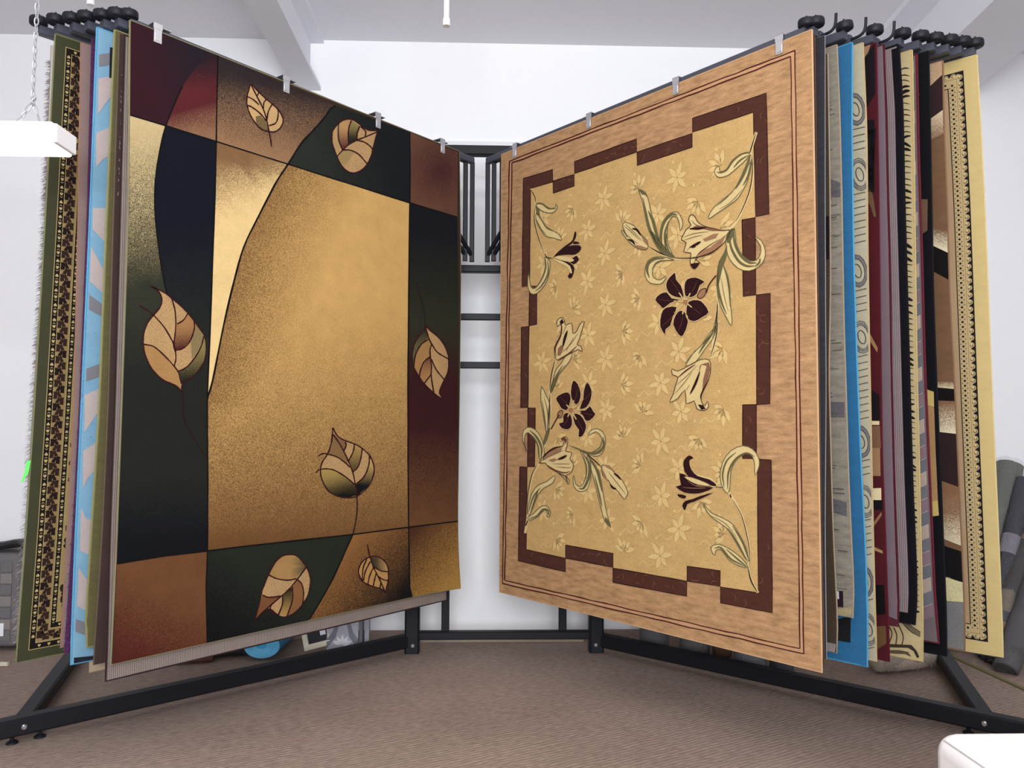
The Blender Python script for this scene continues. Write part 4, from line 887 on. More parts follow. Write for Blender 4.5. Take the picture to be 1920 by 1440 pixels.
R4 = Rug('grey_streaked_rug', 'grey and beige rug with dark streaks, label near its turned up bottom corner', RS, [(1568,84),(1573,200),(1577,360),(1581,600),(1586,760),(1590,900),(1597,1050),(1601,1120),(1597,1158)], 1.55, 0.007, (160, 150, 134), (150, 140, 124), (176, 154, 122), None, 0.005, abrash=1.3, tb=0.25, front2=(120, 112, 102))
zF, zG, zH = Z(1520, 240, 300/1440), Z(1520, 540, 300/1440), Z(1440, 720, .25)
for z, p in ((zF,[(150,450),(266,490),(268,622),(150,622)]),(zG,[(150,1027),(306,1027),(310,1165),(150,1165)]),(zH,[(440,850),(591,886),(592,992),(440,950)])): R4.poly('dark_block#%d' % random.getrandbits(30), z(*p), (96, 92, 100), (120, 114, 110), .3, 1, abrash=1.0)
for k in range(46):
    v = .1+random.uniform(0, 1.75); l = random.uniform(.02, .07); u = random.uniform(.004, .05); R4.line('dark_streaks', [(u, v), (u+l, v+random.uniform(-.002, .002))], random.uniform(.0015, .004), (98, 90, 84), 2, uv=True, smooth=0)
R4.poly('care_label', zE((405,45),(520,52),(525,245),(430,240)), (46, 26, 38), None, 0, 3); R4.poly('label_sticker', zE((412,48),(470,55),(474,148),(418,140)), (226, 226, 232), None, 0, 4)
R4.poly('gold_hem', zE((440,270),(520,250),(628,240),(610,340),(540,370),(440,345)), (196, 176, 128), (150, 132, 96), .4, 1, abrash=1.0); R4.finish(stuff=('dark_streaks',))
R5 = Rug('bright_blue_rug', 'bright turquoise blue rug with light blue edge, right fan', RS, [(1597,80),(1596,240),(1599,480),(1606,700),(1612,850),(1620,1000),(1625,1120),(1625,1250)], 1.6, 0.008, (26, 112, 164), (60, 90, 110), (74, 168, 214), SATIN, 0.006, abrash=0.5)
R5.poly('black_panel', zE((420,395),(612,358),(607,672),(420,640)), (12, 14, 20), None, 0, 1); R5.finish()
R6 = Rug('cream_loops_rug', 'cream rug with grey outlined loops and lines, tan bound, beside the blue rug', RS, [(1617,80),(1624,240),(1626,480),(1628,600),(1632,800),(1636,1000),(1640,1150),(1643,1240)], 1.6, 0.007, (198, 188, 158), (150, 140, 120), (206, 174, 116), None, 0.005, abrash=0.3)
e6 = lambda y: float(np.interp(y, [80,240,480,600,800,1000,1150,1240], [1617,1624,1626,1628,1632,1636,1640,1643]))
GY, DK = (128, 124, 124), (84, 78, 76)
cy6 = [205, 327, 508, 632, 828, 940, 1090, 1180]
for i, y in enumerate(cy6):
    cx = e6(y)-16+(4 if i % 2 else -2)
    for r_, wd, c in ((26, 5.5 if i % 2 == 0 else 3, GY), (30, 1.2, DK), (22.5, 1.2, DK), (12, 1.6, DK)):
        RUG_PTS = [(cx+r_*.62*math.cos(t), y+r_*math.sin(t)+4*math.cos(t)) for t in np.linspace(0, 6.283, 15)]
        R6.line('loop_outline#%d' % i, RUG_PTS, wd, c, 2 if c == GY else 3, smooth=0)
    y2 = cy6[i+1] if i+1 < len(cy6) else 1236
    n = max(1, int((y2-y-66)/13))
    for k in range(n):
        yy = y+36+13*k; R6.line('curved_line#%d_%d' % (i, k), [(e6(yy)-30, yy+4), (e6(yy)-15, yy), (e6(yy)-2, yy-3)], 1.4, DK, 2)
R6.finish()
R7 = Rug('maroon_black_rug', 'dark maroon and black rug with tan and cream slashes, maroon binding', RS, [(1642,80),(1645,240),(1648,480),(1651,700),(1653,850),(1659,1000),(1664,1150),(1667,1240)], 1.6, 0.007, (84, 24, 32), (80, 50, 44), (96, 24, 38), None, 0.005, abrash=0.3)
zI = Z(1440, 0, .25)
for z, c, p in ((zI,(28,22,28),[(690,480),(800,320),(806,700),(690,900)]),(zI,(168,128,92),[(690,340),(770,326),(745,420),(725,480),(690,490)]),(zI,(28,20,24),[(690,900),(800,900),(800,1440),(690,1440)]),(zF,(30,22,26),[(480,0),(590,0),(560,560),(480,520)]),(zF,(112,84,54),[(480,480),(515,510),(560,600),(592,800),(570,800),(535,690),(480,620)]),
    (zG,(172,126,78),[(490,350),(525,390),(605,540),(600,582),(525,462),(490,420)]),(zG,(28,20,24),[(490,880),(620,960),(625,1190),(490,1190)]),(zG,(236,216,162),[(490,1195),(620,1198),(620,1232),(490,1230)]),(zG,(130,92,64),[(490,1238),(625,1240),(635,1440),(490,1440)]),
    (zH,(166,124,84),[(720,470),(842,466),(846,690),(720,690)]),(zH,(238,220,164),[(720,785),(850,780),(852,870),(720,870)]),(zH,(24,20,24),[(720,875),(860,870),(862,945),(720,940)]),(zH,(156,112,72),[(776,1060),(850,960),(855,985),(784,1085)]),(zH,(180,140,92),[(740,1195),(860,1250),(862,1272),(740,1225)]),
    (zE,(22,16,20),[(860,-20),(1010,-20),(1030,330),(860,340)]),(zE,(112,78,44),[(860,480),(1030,470),(1040,680),(920,760),(860,780)])):
    R7.poly('woven_slash#%d' % random.getrandbits(30), z(*p), c, None, 0, 1)
R7.finish()
R8 = Rug('plain_mauve_rug', 'plain dusty mauve rug with maroon binding, curled at the bottom', RS, [(1656,84),(1661,200),(1664,360),(1668,500),(1671,700),(1676,900),(1682,1080),(1686,1150),(1682,1174)], 1.6, 0.007, (128, 106, 114), (90, 40, 46), (86, 24, 40), SATIN, 0.006, abrash=0.1)
R8.poly('maroon_hem', zE((880,345),(1040,345),(1190,400),(1185,450),(1150,478),(1040,470),(880,480)), (88, 28, 40), None, 0, 1); R8.finish()
R9 = Rug('striped_mauve_rug', 'mauve grey ribbed rug with wide black binding, centre of the right fan', RS, [(1683,78),(1691,200),(1694,360),(1698,500),(1704,720),(1709,900),(1716,1060),(1718,1140),(1713,1170)], 1.6, 0.007, (150, 132, 134), (120, 104, 104), (24, 22, 28), RIBM, 0.008)
R9.poly('black_edge_band', [(.001,.01),(.022,.01),(.022,R9.len-.002),(.001,R9.len-.002)], (24, 22, 28), uv=True); R9.poly('black_edge_band', zE((1190,295),(1340,320),(1440,430),(1430,470),(1330,430),(1190,420)), (22, 20, 24), None, 0, 2); R9.finish()
R10 = Rug('cream_black_rug', 'cream rug with black brushed marks and gold binding, right of the ribbed mauve rug', RS, [(1709,94),(1712,240),(1715,480),(1718,700),(1722,850),(1725,1000),(1729,1150),(1729,1240)], 1.6, 0.007, (206, 184, 132), (150, 136, 104), (208, 180, 112), None, 0.006, abrash=0.3)
e10 = lambda y: float(np.interp(y, [94,240,480,700,850,1000,1150,1240], [1709,1712,1715,1718,1722,1725,1729,1729]))
y = 130; k = 0
while y < 1150:
    big = (k % 9) in (3, 4, 5); w_ = (4.5 if big else 1.5); a_ = random.uniform(-7, 7) if big else random.uniform(-1, 3)
    R10.line('brushed_marks', [(e10(y)-24, y+a_), (e10(y)-14, y-2), (e10(y)-4, y-a_*.6)], w_*random.uniform(.8, 1.4), (32, 28, 26), 2, taper=True)
    y += random.uniform(9, 13); k += 1
for p, c in (([(1230,430),(1290,500),(1350,550),(1445,598),(1445,540),(1350,480),(1290,430)], (122, 106, 84)), ([(1065,690),(1340,702),(1400,770),(1432,842),(1412,852),(1370,770),(1300,728),(1065,722)], (66, 56, 46)), ([(1065,765),(1200,765),(1300,785),(1335,835),(1260,800),(1180,800),(1065,790)], (104, 88, 66))):
    R10.poly('brushed_marks', zE(*p), c, None, 0, 2); R10.line('brushed_marks', zE(*p), 1.0, (40, 32, 26), 3, smooth=0)
for p in ([(1075,480),(1108,560),(1078,670)], [(1130,490),(1165,580),(1155,692)], [(1185,450),(1242,590),(1228,694)]): R10.line('brushed_marks', zE(*p), 2.0, (92, 66, 40), 3)
R10.finish(stuff=('brushed_marks',))
R11 = Rug('plaid_rug', 'grey, mauve and beige slanted check rug with maroon binding', RS, [(1718,102),(1722,300),(1728,480),(1733,680),(1741,860),(1747,1000),(1752,1120),(1760,1206)], 1.6, 0.007, (120, 106, 110), (100, 60, 66), (106, 34, 46), None, 0.007)
v = .02; k = 0
while v < R11.len-.1:
    c = ((186, 164, 148), (118, 116, 122), (140, 114, 124), (112, 112, 120))[k % 4]
    R11.poly('check_block#%d' % k, [(.008, v), (.075, v+.034), (.075, v+.034+.043), (.008, v+.043)], c, layer=1, uv=True)
    R11.line('check_lines', [(.008, v), (.075, v+.034)], .0016, (196, 180, 170), 2, uv=True, smooth=0); v += .0445; k += 1
R11.finish(stuff=('check_lines',))
R12 = Rug('black_tan_rug', 'black rug with tan and gold blocks, between the checked rug and the brown curves', RS, [(1740,96),(1743,240),(1746,400),(1749,560),(1755,720),(1763,900),(1768,1030),(1773,1150),(1774,1230)], 1.6, 0.008, (20, 19, 24), (60, 54, 50), (30, 28, 32), None, 0.006)
zJ, zK, zL = Z(1700, 80, 300/1440), Z(1700, 380, 300/1440), Z(1700, 680, 300/1440)
for z, c, p in ((zJ,(120,60,44),[(82,430),(118,465),(84,500)]),(zK,(112,84,62),[(100,-30),(190,-30),(188,250),(130,290),(100,300)]),(zL,(206,178,96),[(150,230),(245,262),(248,400),(150,370)]),(zL,(176,134,84),[(150,372),(248,403),(262,800),(282,1240),(150,1255)]),(zL,(206,178,96),[(150,1258),(282,1240),(291,1375),(150,1395)])):
    R12.poly('tan_block#%d' % random.getrandbits(30), z(*p), c, None, 0, 1)
R12.finish()
R13 = Rug('brown_curves_rug', 'brown and cream rug crossed by black curved bands, next to the gold bordered rug', RS, [(1767,114),(1769,240),(1776,400),(1780,560),(1789,720),(1797,900),(1803,1030),(1808,1150),(1808,1219)], 1.6, 0.008, (124, 90, 62), (130, 120, 112), (148, 110, 82), None, 0.006, abrash=0.5)
CRM, NIG = (232, 214, 168), (24, 20, 22)
zM = Z(1440, 1080, .25)
for z, c, c2, tf, p in ((zJ,(214,180,138),(160,122,88),.4,[(170,130),(325,150),(322,290),(170,430)]),(zJ,(56,36,38),None,0,[(170,430),(322,290),(326,606),(170,720)]),(zJ,(222,200,160),(150,114,84),lambda x,y:c01((y-215)/38),[(170,720),(326,606),(332,820),(170,900)]),
    (zK,(124,90,62),(234,218,180),lambda x,y:c01((y-425-(x-1745)*.3)/34),[(180,200),(364,230),(374,450),(180,360)]),(zK,NIG,None,0,[(180,360),(374,450),(380,692),(180,585)]),
    (zL,(120,86,60),(226,206,164),lambda x,y:c01((y-715)/12),[(220,160),(428,170),(432,236),(220,218)]),(zL,NIG,None,0,[(220,220),(432,237),(442,345),(220,338)]),(zL,(140,100,66),(238,224,186),lambda x,y:c01((y-772)/38),[(220,340),(442,346),(448,640),(220,615)]),
    (zL,(52,34,34),None,0,[(220,617),(448,641),(470,1118),(220,1030)]),(zL,(140,100,66),(232,216,176),lambda x,y:c01((y-955)/70),[(220,1030),(470,1118),(505,1440),(512,1650),(220,1540)]),
    (zH,NIG,None,0,[(1260,1160),(1330,1215),(1458,1256),(1470,1500),(1440,1490),(1290,1440)]),(zM,(236,222,164),(140,128,96),.2,[(1280,-20),(1330,0),(1470,48),(1480,198),(1280,182)])):
    R13.poly('curved_band#%d' % random.getrandbits(30), z(*p), c, c2, tf, 1)
R13.poly('grey_reverse_hem', zM((1280,186),(1480,200),(1480,562),(1280,540)), (134, 132, 130), (118, 114, 112), .3, 1); R13.finish()
R14 = Rug('gold_border_rug', 'golden yellow bordered rug with black scallops and dotted band, outermost on the right', RS, [(1830,99),(1838,240),(1845,380),(1852,560),(1860,760),(1868,940),(1874,1080),(1880,1232)], 1.6, 0.009, (226, 198, 126), (190, 160, 110), (238, 212, 142), SATIN, 0.006, abrash=0.2)
ug = lambda dx: R14.inv(1852-dx, 560)[0]
W_, H_ = R14.w, R14.len
gs = [ug(x) for x in (25.5, 40, 42.5, 54.5, 55.5, 57.5)]
def gring(part, a, b, c, lay):
    for q in ((a, a, W_-a, b), (a, H_-b, W_-a, H_-a), (a, b, b, H_-b), (W_-b, b, W_-a, H_-b)): R14.rect(part, *q, c, lay)
GD = (214, 184, 122)
for a, b, c, nm in ((gs[0], gs[1], (30, 24, 28), 'scallop_band'), (gs[1], gs[2], GD, 'dotted_band'), (gs[2], gs[3], (206, 178, 124), 'dotted_band'), (gs[3], gs[4], GD, 'dotted_band'), (gs[4], gs[5], (52, 36, 34), 'guard_line')): gring(nm, a, b, c, 1)
R14.rect('tan_field', gs[5], gs[5], W_-gs[5], H_-gs[5], (196, 160, 116), 1)
sb = gs[1]-gs[0]
def scal(P_, v):           # one gold scallop, P_ maps (inward from outer rim, along)
    p = [P_(sb*.96, v-.0127), P_(sb*.66, v-.0127), P_(sb*.52, v-.0100), P_(sb*.26, v-.0075), P_(sb*.16, v-.002), P_(sb*.20, v+.0045), P_(sb*.44, v+.0085), P_(sb*.66, v+.0127), P_(sb*.96, v+.0127)]
    R14.poly('gold_scallops', p, (208, 180, 122), layer=2, uv=True)
    R14.line('gold_scallops', [P_(sb*.34, v-.004), P_(sb*.36, v+.003), P_(sb*.62, v+.004), P_(sb*.74, v-.002)], .0016, (44, 34, 34), 3, uv=True)
    o = [P_(sb*.56+sb*.12*math.cos(t), v-.003+.0030*math.sin(t)) for t in np.linspace(0, 6.28, 7)[:-1]]; R14.poly('gold_scallops', o, (236, 212, 148), layer=4, uv=True)
v = gs[0]+.022
while v < H_-gs[0]-.014: scal(lambda x, y: (gs[0]+x, y), v); v += .0254
u = gs[0]+.035
while u < .30:
    scal(lambda x, y: (y, gs[0]+x), u); scal(lambda x, y: (y, H_-gs[0]-x), u); u += .0254
dc = (gs[2]+gs[3])/2; dw = (gs[3]-gs[2])
def dot(u, v, a, c=(28, 22, 24)): R14.poly('woven_dots', [(u+a*math.cos(t), v+a*math.sin(t)) for t in np.linspace(0, 6.28, 7)[:-1]], c, layer=2, uv=True)
v = gs[2]+.016
while v < H_-gs[2]-.01:
    dot(dc, v, .0042)
    for s_ in (-.38, .38): dot(dc+dw*s_, v+.0087, .0020, (70, 40, 34))
    v += .0175
u = gs[3]+.012
while u < .30: dot(u, dc, .0042); dot(u, H_-dc, .0042); dot(u+.0085, H_-dc+dw*.35, .002, (70, 40, 34)); dot(u+.0085, dc+dw*.35, .002, (70, 40, 34)); u += .0175
R14.finish(stuff=('woven_dots', 'gold_scallops'))
# ---------------------------------------------------------------- the rack
rack = empty('rug_rack', (0.02, 4.22, 0), 'black steel rug display rack with two splayed base rails in front of the white wall', 'rack')
ZB = 2.497                                            # arm bar height
PLx, PRx = on_z(772, 1226)[0], on_z(1119, 1225)[0]
YP = 4.25
def rb(name, a, b, w, h, **k):
    m = MB(); m.bar(a, b, w, h, **k); return m.build(name, BLACK, rack)
for x in (PLx, PRx): rb('post', (x, YP+.037, 0), (x, YP+.037, 2.60), .074, .074)
zt_, zb_ = on_y(900, 273, 4.2)[2], on_y(900, 291, 4.2)[2]
rb('top_beam', (PLx, 4.215, (zt_+zb_)/2), (PRx, 4.215, (zt_+zb_)/2), .05, zt_-zb_)
zl = on_y(900, 504, 4.2)[2]
rb('lower_pivot_beam', (PLx, 4.215, zl), (PRx, 4.215, zl), .05, .036)
for py in (593, 684): 
    z = on_y(900, py, 4.25)[2]; rb('rung', (PLx+.03, 4.28, z), (PRx-.03, 4.28, z), .03, .034)
z = on_y(900, 1190.5, 4.29)[2]
rb('base_bar', (PLx+.03, 4.29, z), (PRx-.03, 4.29, z), .04, .04)
for px in (835, 1055):
    x = on_y(px, 1150, 4.30)[0]; rb('upright', (x, 4.31, z+.02), (x, 4.31, zl), .04, .03)
def rail(foot_px, post_x, back_px, sg):
    f = on_z(*foot_px); f[2] = 0
    h0, h1 = .028, .092
    zc, hh = (h0+h1)/2, h1-h0
    p = np.array((post_x+sg*.03, YP+.03, zc)); d = (f-p); d[2] = 0; d /= np.linalg.norm(d)
    F_ = np.array((f[0], f[1], zc)); rb('base_rail', p, F_+d*.13, .06, hh)
    b = on_z(*back_px); b = np.array((b[0], b[1], zc)); dd = b-F_; dd /= np.linalg.norm(dd)
    rb('side_rail', F_+dd*.03, b+dd*.25, .06, hh-.004)
    def foot(q):
        m = MB(); m.tube([(q[0], q[1], 0), (q[0], q[1], .006), (q[0], q[1], .010), (q[0], q[1], .014), (q[0], q[1], h0+.002)], [.021, .020, .014, .007, .007], 12); m.build('levelling_foot', BLACK, rack, True)
    foot(F_+d*.03); foot(F_+d*.10); foot(F_-d*.06); foot(b+dd*.2)
    side = np.array((d[1], -d[0], 0)); side = side if side[1] < 0 else -side
    q = F_+d*.0+side*.030; m = MB(); m.tube([q, q+side*.006, q+side*.010], [.010, .010, .006], 10); m.build('bolt', BOLT, rack, True)
rail((40, 1390), PLx, (146, 1240), -1)
rail((1850, 1383), PRx, (1756, 1236), 1)
for x in (PLx+.005, PRx-.005):
    zq = on_y(777, 1211, YP)[2]; m = MB(); m.tube([(x, YP+.001, zq), (x, YP-.005, zq), (x, YP-.009, zq)], [.010, .010, .006], 10); m.build('bolt', BOLT, rack, True)

# swing arms: pivot post, top bar, diagonal brace, knob or bent hook at the free end
ORD = ['first', 'second', 'third', 'fourth', 'fifth', 'sixth', 'seventh', 'eighth', 'ninth', 'tenth', 'eleventh', 'twelfth', 'thirteenth']
def arm(side, px, py, k, n, kind, nm):
    t = k/(n-1)
    Qp = on_y((888-15.5*k+(6 if k == 0 else 0)) if nm == 'left' else (911+15*k-(6 if k == 0 else 0)), 400, 4.10)[:2]; tt, _ = t_of_px(side, px, py)
    e = side_E(side, tt); d = Qp-e; L_ = np.linalg.norm(d); d /= L_; nn = np.array((d[1], -d[0])); nn = nn if nn[1] < 0 else -nn
    back = .031 if k == 0 else .0
    e2, q2 = e-nn*back, Qp-nn*back
    e3 = np.array((*(e2+d*.05), ZB)); q3 = np.array((*q2, ZB))
    if kind == 'knob': e3 = np.array((*(e2+d*.02), ZB))
    what = {'knob': 'with round end knob', 'hook': 'with bare bent end rod'}[kind]
    a = empty('swing_arm', (q2[0], q2[1], zl+.018), 'black swing arm %s, %s from the front, %s fan' % (what, ORD[k], nm), 'arm', 'swing arms of the %s fan' % nm)
    m = MB(); m.bar(e3, q3, .028, .032); m.build('top_bar', BARM, a)
    m = MB(); m.bar((q3[0], q3[1], zl+.02), (q3[0], q3[1], ZB-.01), .024, .024); m.build('pivot_post', BLACK, a)
    m = MB(); b0 = np.array((*(q2-d*.0), zl+.05)); b1 = np.array((*(q2-d*.52), ZB-.014)); m.bar(b0, b1, .018, .018); m.build('brace', BLACK, a)
    o = e3
    if kind == 'knob':
        m = MB(); m.tube([o+np.array((0, 0, z)) for z in (.012, .016)], [.012, .012], 12); m.build('knob_stem', BLACK, a, True)
        tl = .35 if (nm == 'right' and k == 3) else .0
        ax = np.array((-.35*tl, 0, 1)); ax = ax/np.linalg.norm(ax)
        m = MB(); m.tube([o+ax*z for z in (.014, .017, .021, .036, .041, .043)], [.022, .027, .029, .029, .027, .020], 20); kb = m.build('knob', BLACK, a, True)
        m = MB(); m.tube([o+ax*.041, o+ax*.055], [.004, .003], 8); m.build('stud', BLACK, kb, True)
    else:
        dd = np.array((*(-d), 0)); pts = [o+dd*0+np.array((0, 0, .0)), o+dd*.03+np.array((0, 0, .002)), o+dd*.046+np.array((0, 0, .012)), o+dd*.052+np.array((0, 0, .030)), o+dd*.054+np.array((0, 0, .058))]
        m = MB(); m.tube(catmull(pts, 4), .0052, 8); m.build('bent_rod', BLACK, a, True)
kl = [(240, 30), (207, 34), (180, 30), (150, 36), (122, 40), (92, 42), (60, 45)]
for k, (x, y) in enumerate(kl): arm(LS, x, y, k, 7, 'knob', 'left')
kr = [(1513, 38, 'knob'), (1540, 44, 'knob'), (1566, 50, 'hook'), (1596, 50, 'knob'), (1622, 58, 'hook'), (1651, 55, 'knob'), (1675, 58, 'hook'), (1703, 58, 'knob'), (1737, 66, 'knob'), (1765, 70, 'knob'), (1792, 76, 'knob'), (1816, 76, 'knob'), (1840, 79, 'knob')]
for k, (x, y, kd) in enumerate(kr): arm(RS, x, y, k, 13, kd, 'right')

# spring clips that hold the two front rugs on their bars
def clip(rug, px, k, nm):
    u = rug.inv(px, rug_top_px(rug, px))[0]; side = rug.side
    e, d, n = side_frame(side, 0); d3, n3, z3 = np.array((*d, 0)), np.array((*n, 0)), np.array((0, 0, 1.0))
    o = rug.surf(u, 0, 0); 
    c = empty('rug_clip', tuple(o), 'silver clip on the top edge of the %s, %s from the free end' % (nm, ORD[k]), 'clip', 'clips on the %s' % nm)
    def ob(mb, du, dn, dz):
        vs = [o+d3*a+n3*b+z3*q for q in dz for b in dn for a in du]
        mb.add(vs, [(0, 2, 3, 1), (4, 5, 7, 6), (0, 1, 5, 4), (1, 3, 7, 5), (3, 2, 6, 7), (2, 0, 4, 6)])
    zt = ZB+.016-rug.T
    m = MB(); ob(m, (-.014, .014), (.003, .005), (-.042, .006)); ob(m, (-.010, .010), (.005, .007), (-.036, -.010)); m.build('front_plate', STEEL, c)
    m = MB(); ob(m, (-.016, .016), (-.052, .005), (zt, zt+.002)); ob(m, (-.016, .016), (.003, .005), (.004, zt+.002)); ob(m, (-.016, .016), (-.052, -.050), (-.03, zt+.002)); m.build('hook', STEEL, c)
    m = MB(); g = .046; ob(m, (g-.014, g+.014), (-.046, -.016), (zt, zt+.0022)); ob(m, (.014, g), (-.034, -.028), (zt+.0002, zt+.0015)); m.build('rear_tab', STEEL, c)
def rug_top_px(rug, px):
    a, b = project(rug.surf(0, 0)), project(rug.surf(rug.w, 0)); return a[1]+(b[1]-a[1])*(px-a[0])/(b[0]-a[0])
for k, x in enumerate((295, 536, 708, 829)): clip(L0, x, k, 'leaf rug')
for k, x in enumerate((1462, 1268, 1105, 966)): clip(RL, x, k, 'lily rug')
# ---------------------------------------------------------------- hanging light on the left
fx = empty('hanging_light', (-1.75, 2.3, 2.0), 'white fluorescent light hanging on a chain, cut by the left frame edge', 'lamp')
yF = 2.26
tr, br_ = on_y(97, 227, yF), on_y(97, 268, yF)
WHT = simple('white_enamel', (240, 240, 244), 0.4)
em, N_, L_, B_ = nodes_of('lit_diffuser'); B_.inputs['Base Color'].default_value = (.9, .9, .92, 1); B_.inputs['Emission Color'].default_value = (.95, .97, 1, 1); B_.inputs['Emission Strength'].default_value = 2.2
x0 = -3.2; x1 = tr[0]
m = MB(); m.box((x0, yF, br_[2]+.012), (x1, yF+.12, tr[2])); m.build('housing', WHT, fx, bevel=.004)
m = MB(); m.box((x0+.004, yF-.004, br_[2]), (x1-.003, yF+.124, br_[2]+.052)); m.build('diffuser', em, fx, bevel=.006)
m = MB(); m.box((x1, yF+.004, br_[2]+.004), (x1+.012, yF+.116, tr[2]-.004)); m.build('end_cap', WHT, fx, bevel=.003)
CH = simple('galvanised_chain', (176, 176, 184), .45, .6)
tp = on_y(62, 190, yF+.06); m = MB(); z = tp[2]; xch = tp[0]
lk = 0
def link(mb, c, ax, flip, l=.026, w=.011, r=.0018):
    ax = np.array(ax, float); ax /= np.linalg.norm(ax); s_ = np.array((1.0, 0, 0)) if flip else np.array((0, 1.0, 0)); s_ = s_-ax*(s_ @ ax); s_ /= np.linalg.norm(s_)
    pts = [np.array(c)+ax*(l/2)*math.sin(t)+s_*(w/2)*math.cos(t) for t in np.linspace(0, 2*math.pi, 11)]; mb.tube(pts, r, 5, False)
while z < ZC-.01: link(m, (xch+.003*math.sin(z*3), yF+.06, z), (0, 0, 1), lk % 2); z += .021; lk += 1
ch = m.build('chain', CH, fx, True)
m = MB()
for ex in (-.05, .028):
    a, b = np.array((xch, yF+.06, tp[2])), np.array((xch+ex, yF+.06, tr[2])); n = int(np.linalg.norm(b-a)/.021)
    for i in range(n+1): link(m, a+(b-a)*i/max(1, n), b-a, i % 2)
m.build('chain_leg', CH, fx, True)

# ---------------------------------------------------------------- white upholstered bench in the corner nearest the camera
BW = simple('white_leather', (240, 238, 238), .45, 0, .03, 60, .01)
c0 = on_y(1742, 1365, 1.87)
bx0, bz = c0[0], c0[2]
bench = empty('ottoman', (bx0+.5, 1.4, 0), 'white leather ottoman corner cut by the bottom right of the frame', 'ottoman')
def rounded(lo, hi, r, name, mat, parent, seg=5):
    m = MB(); m.box(lo, hi); o = m.build(name, mat, parent, True); bv = o.modifiers.new('round', 'BEVEL'); bv.width = r; bv.segments = seg
    o.data.polygons.foreach_set('use_smooth', [True]*6); return o
rounded((bx0, .75, .22), (bx0+1.1, 1.87, bz), .045, 'seat_cushion', BW, bench)
rounded((bx0+.015, .765, .06), (bx0+1.085, 1.855, .225), .02, 'plinth', BW, bench, 3)
m = MB(); m.tube([(bx0+.0115, .80, bz-.0115), (bx0+.0115, 1.83, bz-.0115)], .0016, 6); m.build('seam', simple('stitched_seam', (206, 202, 202), .6), bench, True)
for x in (bx0+.06, bx0+1.04):
    for y in (.82, 1.80): m = MB(); m.tube([(x, y, 0), (x, y, .065)], [.018, .024], 10); m.build('leg', BLACK, bench, True)

# ---------------------------------------------------------------- things on the floor under and beside the rack
def plastic(name, alpha=.22, tint=(120, 122, 128)):
    m_, N, L, B = nodes_of(name); B.inputs['Base Color'].default_value = (*lin(tint), 1); B.inputs['Roughness'].default_value = .07; B.inputs['Alpha'].default_value = alpha
    B.inputs['Specular IOR Level'].default_value = .9
    tc = N.new('ShaderNodeTexCoord'); nz = N.new('ShaderNodeTexNoise'); nz.inputs['Scale'].default_value = 26; nz.inputs['Detail'].default_value = 5; nz.inputs['Distortion'].default_value = 1.5
    L.new(tc.outputs['Object'], nz.inputs['Vector']); bp = N.new('ShaderNodeBump'); bp.inputs['Strength'].default_value = .9; bp.inputs['Distance'].default_value = .02
    L.new(nz.outputs['Fac'], bp.inputs['Height']); L.new(bp.outputs['Normal'], B.inputs['Normal']); return m_
PLAS = plastic('clear_wrap')
def roll(a, b, r, rgb, label, wrapped=True, name='rolled_rug', group=None, bands=None):
    a, b = np.array(a, float), np.array(b, float); ax = (b-a)/np.linalg.norm(b-a)
    rt = empty(name, tuple(a), label, 'rug roll', group)
    mt = simple('rolled_%d_%d_%d' % rgb, rgb, .9, 0, .3, 120, .22)
    m = MB(); n = 8; m.tube([a+(b-a)*i/n for i in range(n+1)], [r*(1+.02*math.sin(i*2.1)) for i in range(n+1)], 22); m.build('roll', mt, rt, True)
    s_ = np.cross(ax, (0, 0, 1) if abs(ax[2]) < .9 else (1, 0, 0)); s_ /= np.linalg.norm(s_); t_ = np.cross(ax, s_)
    for end, q in ((a, -1), (b, 1)):                       # spiral of the rolled layers at each end
        pts = [end+ax*q*.002+(s_*math.cos(t)+t_*math.sin(t))*r*(.12+.84*t/28) for t in np.linspace(0, 28, 90)]
        m = MB(); m.tube(pts, r*.028, 5, False); m.build('layer_edge', mt, rt, True)
    for (p0, p1, c) in (bands or []):
        m = MB(); m.tube([a+(b-a)*p0, a+(b-a)*p1], r*1.012, 22, False); m.build('woven_band', simple('band_%d_%d_%d' % c, c, .9, 0, .2, 100, .2), rt, True)
    if wrapped:
        m = MB(); P_ = []
        for i in range(13):
            f = -.02+1.04*i/12; P_.append(a+(b-a)*f)
        m.tube(P_, [r*(1.035+random.uniform(0, .05)) for _ in P_], 18, False)
        m.v = [tuple(np.array(p)+np.array([random.uniform(-.004, .004) for _ in range(3)])) for p in m.v]
        m.build('plastic_wrap', PLAS, rt, True)
    return rt
gr = 'wrapped rug rolls leaning beside the rack'
def at(px, py, y): return on_y(px, py, y)
def lean(px0, py0, px1, y0, y1, rpx, rgb, label, **k):
    top = at(px0, py0, y1); x1 = (at(px1, 1240, y0))[0]; r = rpx*y1/FPX
    return roll((x1, y0, r*.35), tuple(top), r, rgb, label, group=gr, **k)
lean(1893, 872, 1832, 4.30, 4.55, 24, (104, 104, 94), 'grey green rug roll in clear plastic, the tallest leaning beside the gold bordered rug')
lean(1921, 900, 1846, 4.12, 4.44, 15, (32, 32, 42), 'slim dark navy wrapped roll leaning right of the grey green roll', bands=[(.55, .66, (128, 120, 130))])
lean(1938, 975, 1866, 4.00, 4.40, 21, (54, 42, 38), 'dark brown wrapped roll with pale scroll pattern at the right frame edge', bands=[(.80, .88, (140, 104, 78))])
lean(1950, 1060, 1885, 3.86, 4.20, 20, (72, 68, 68), 'grey wrapped roll leaning lowest at the right frame edge')
lean(1890, 1110, 1868, 4.00, 4.12, 13, (120, 104, 84), 'short tan roll standing beside the corner of the gold bordered rug', bands=[(.0, .12, (70, 74, 82)), (.55, .70, (64, 66, 74))])
p = on_z(1800, 1262); q = on_z(1860, 1226)
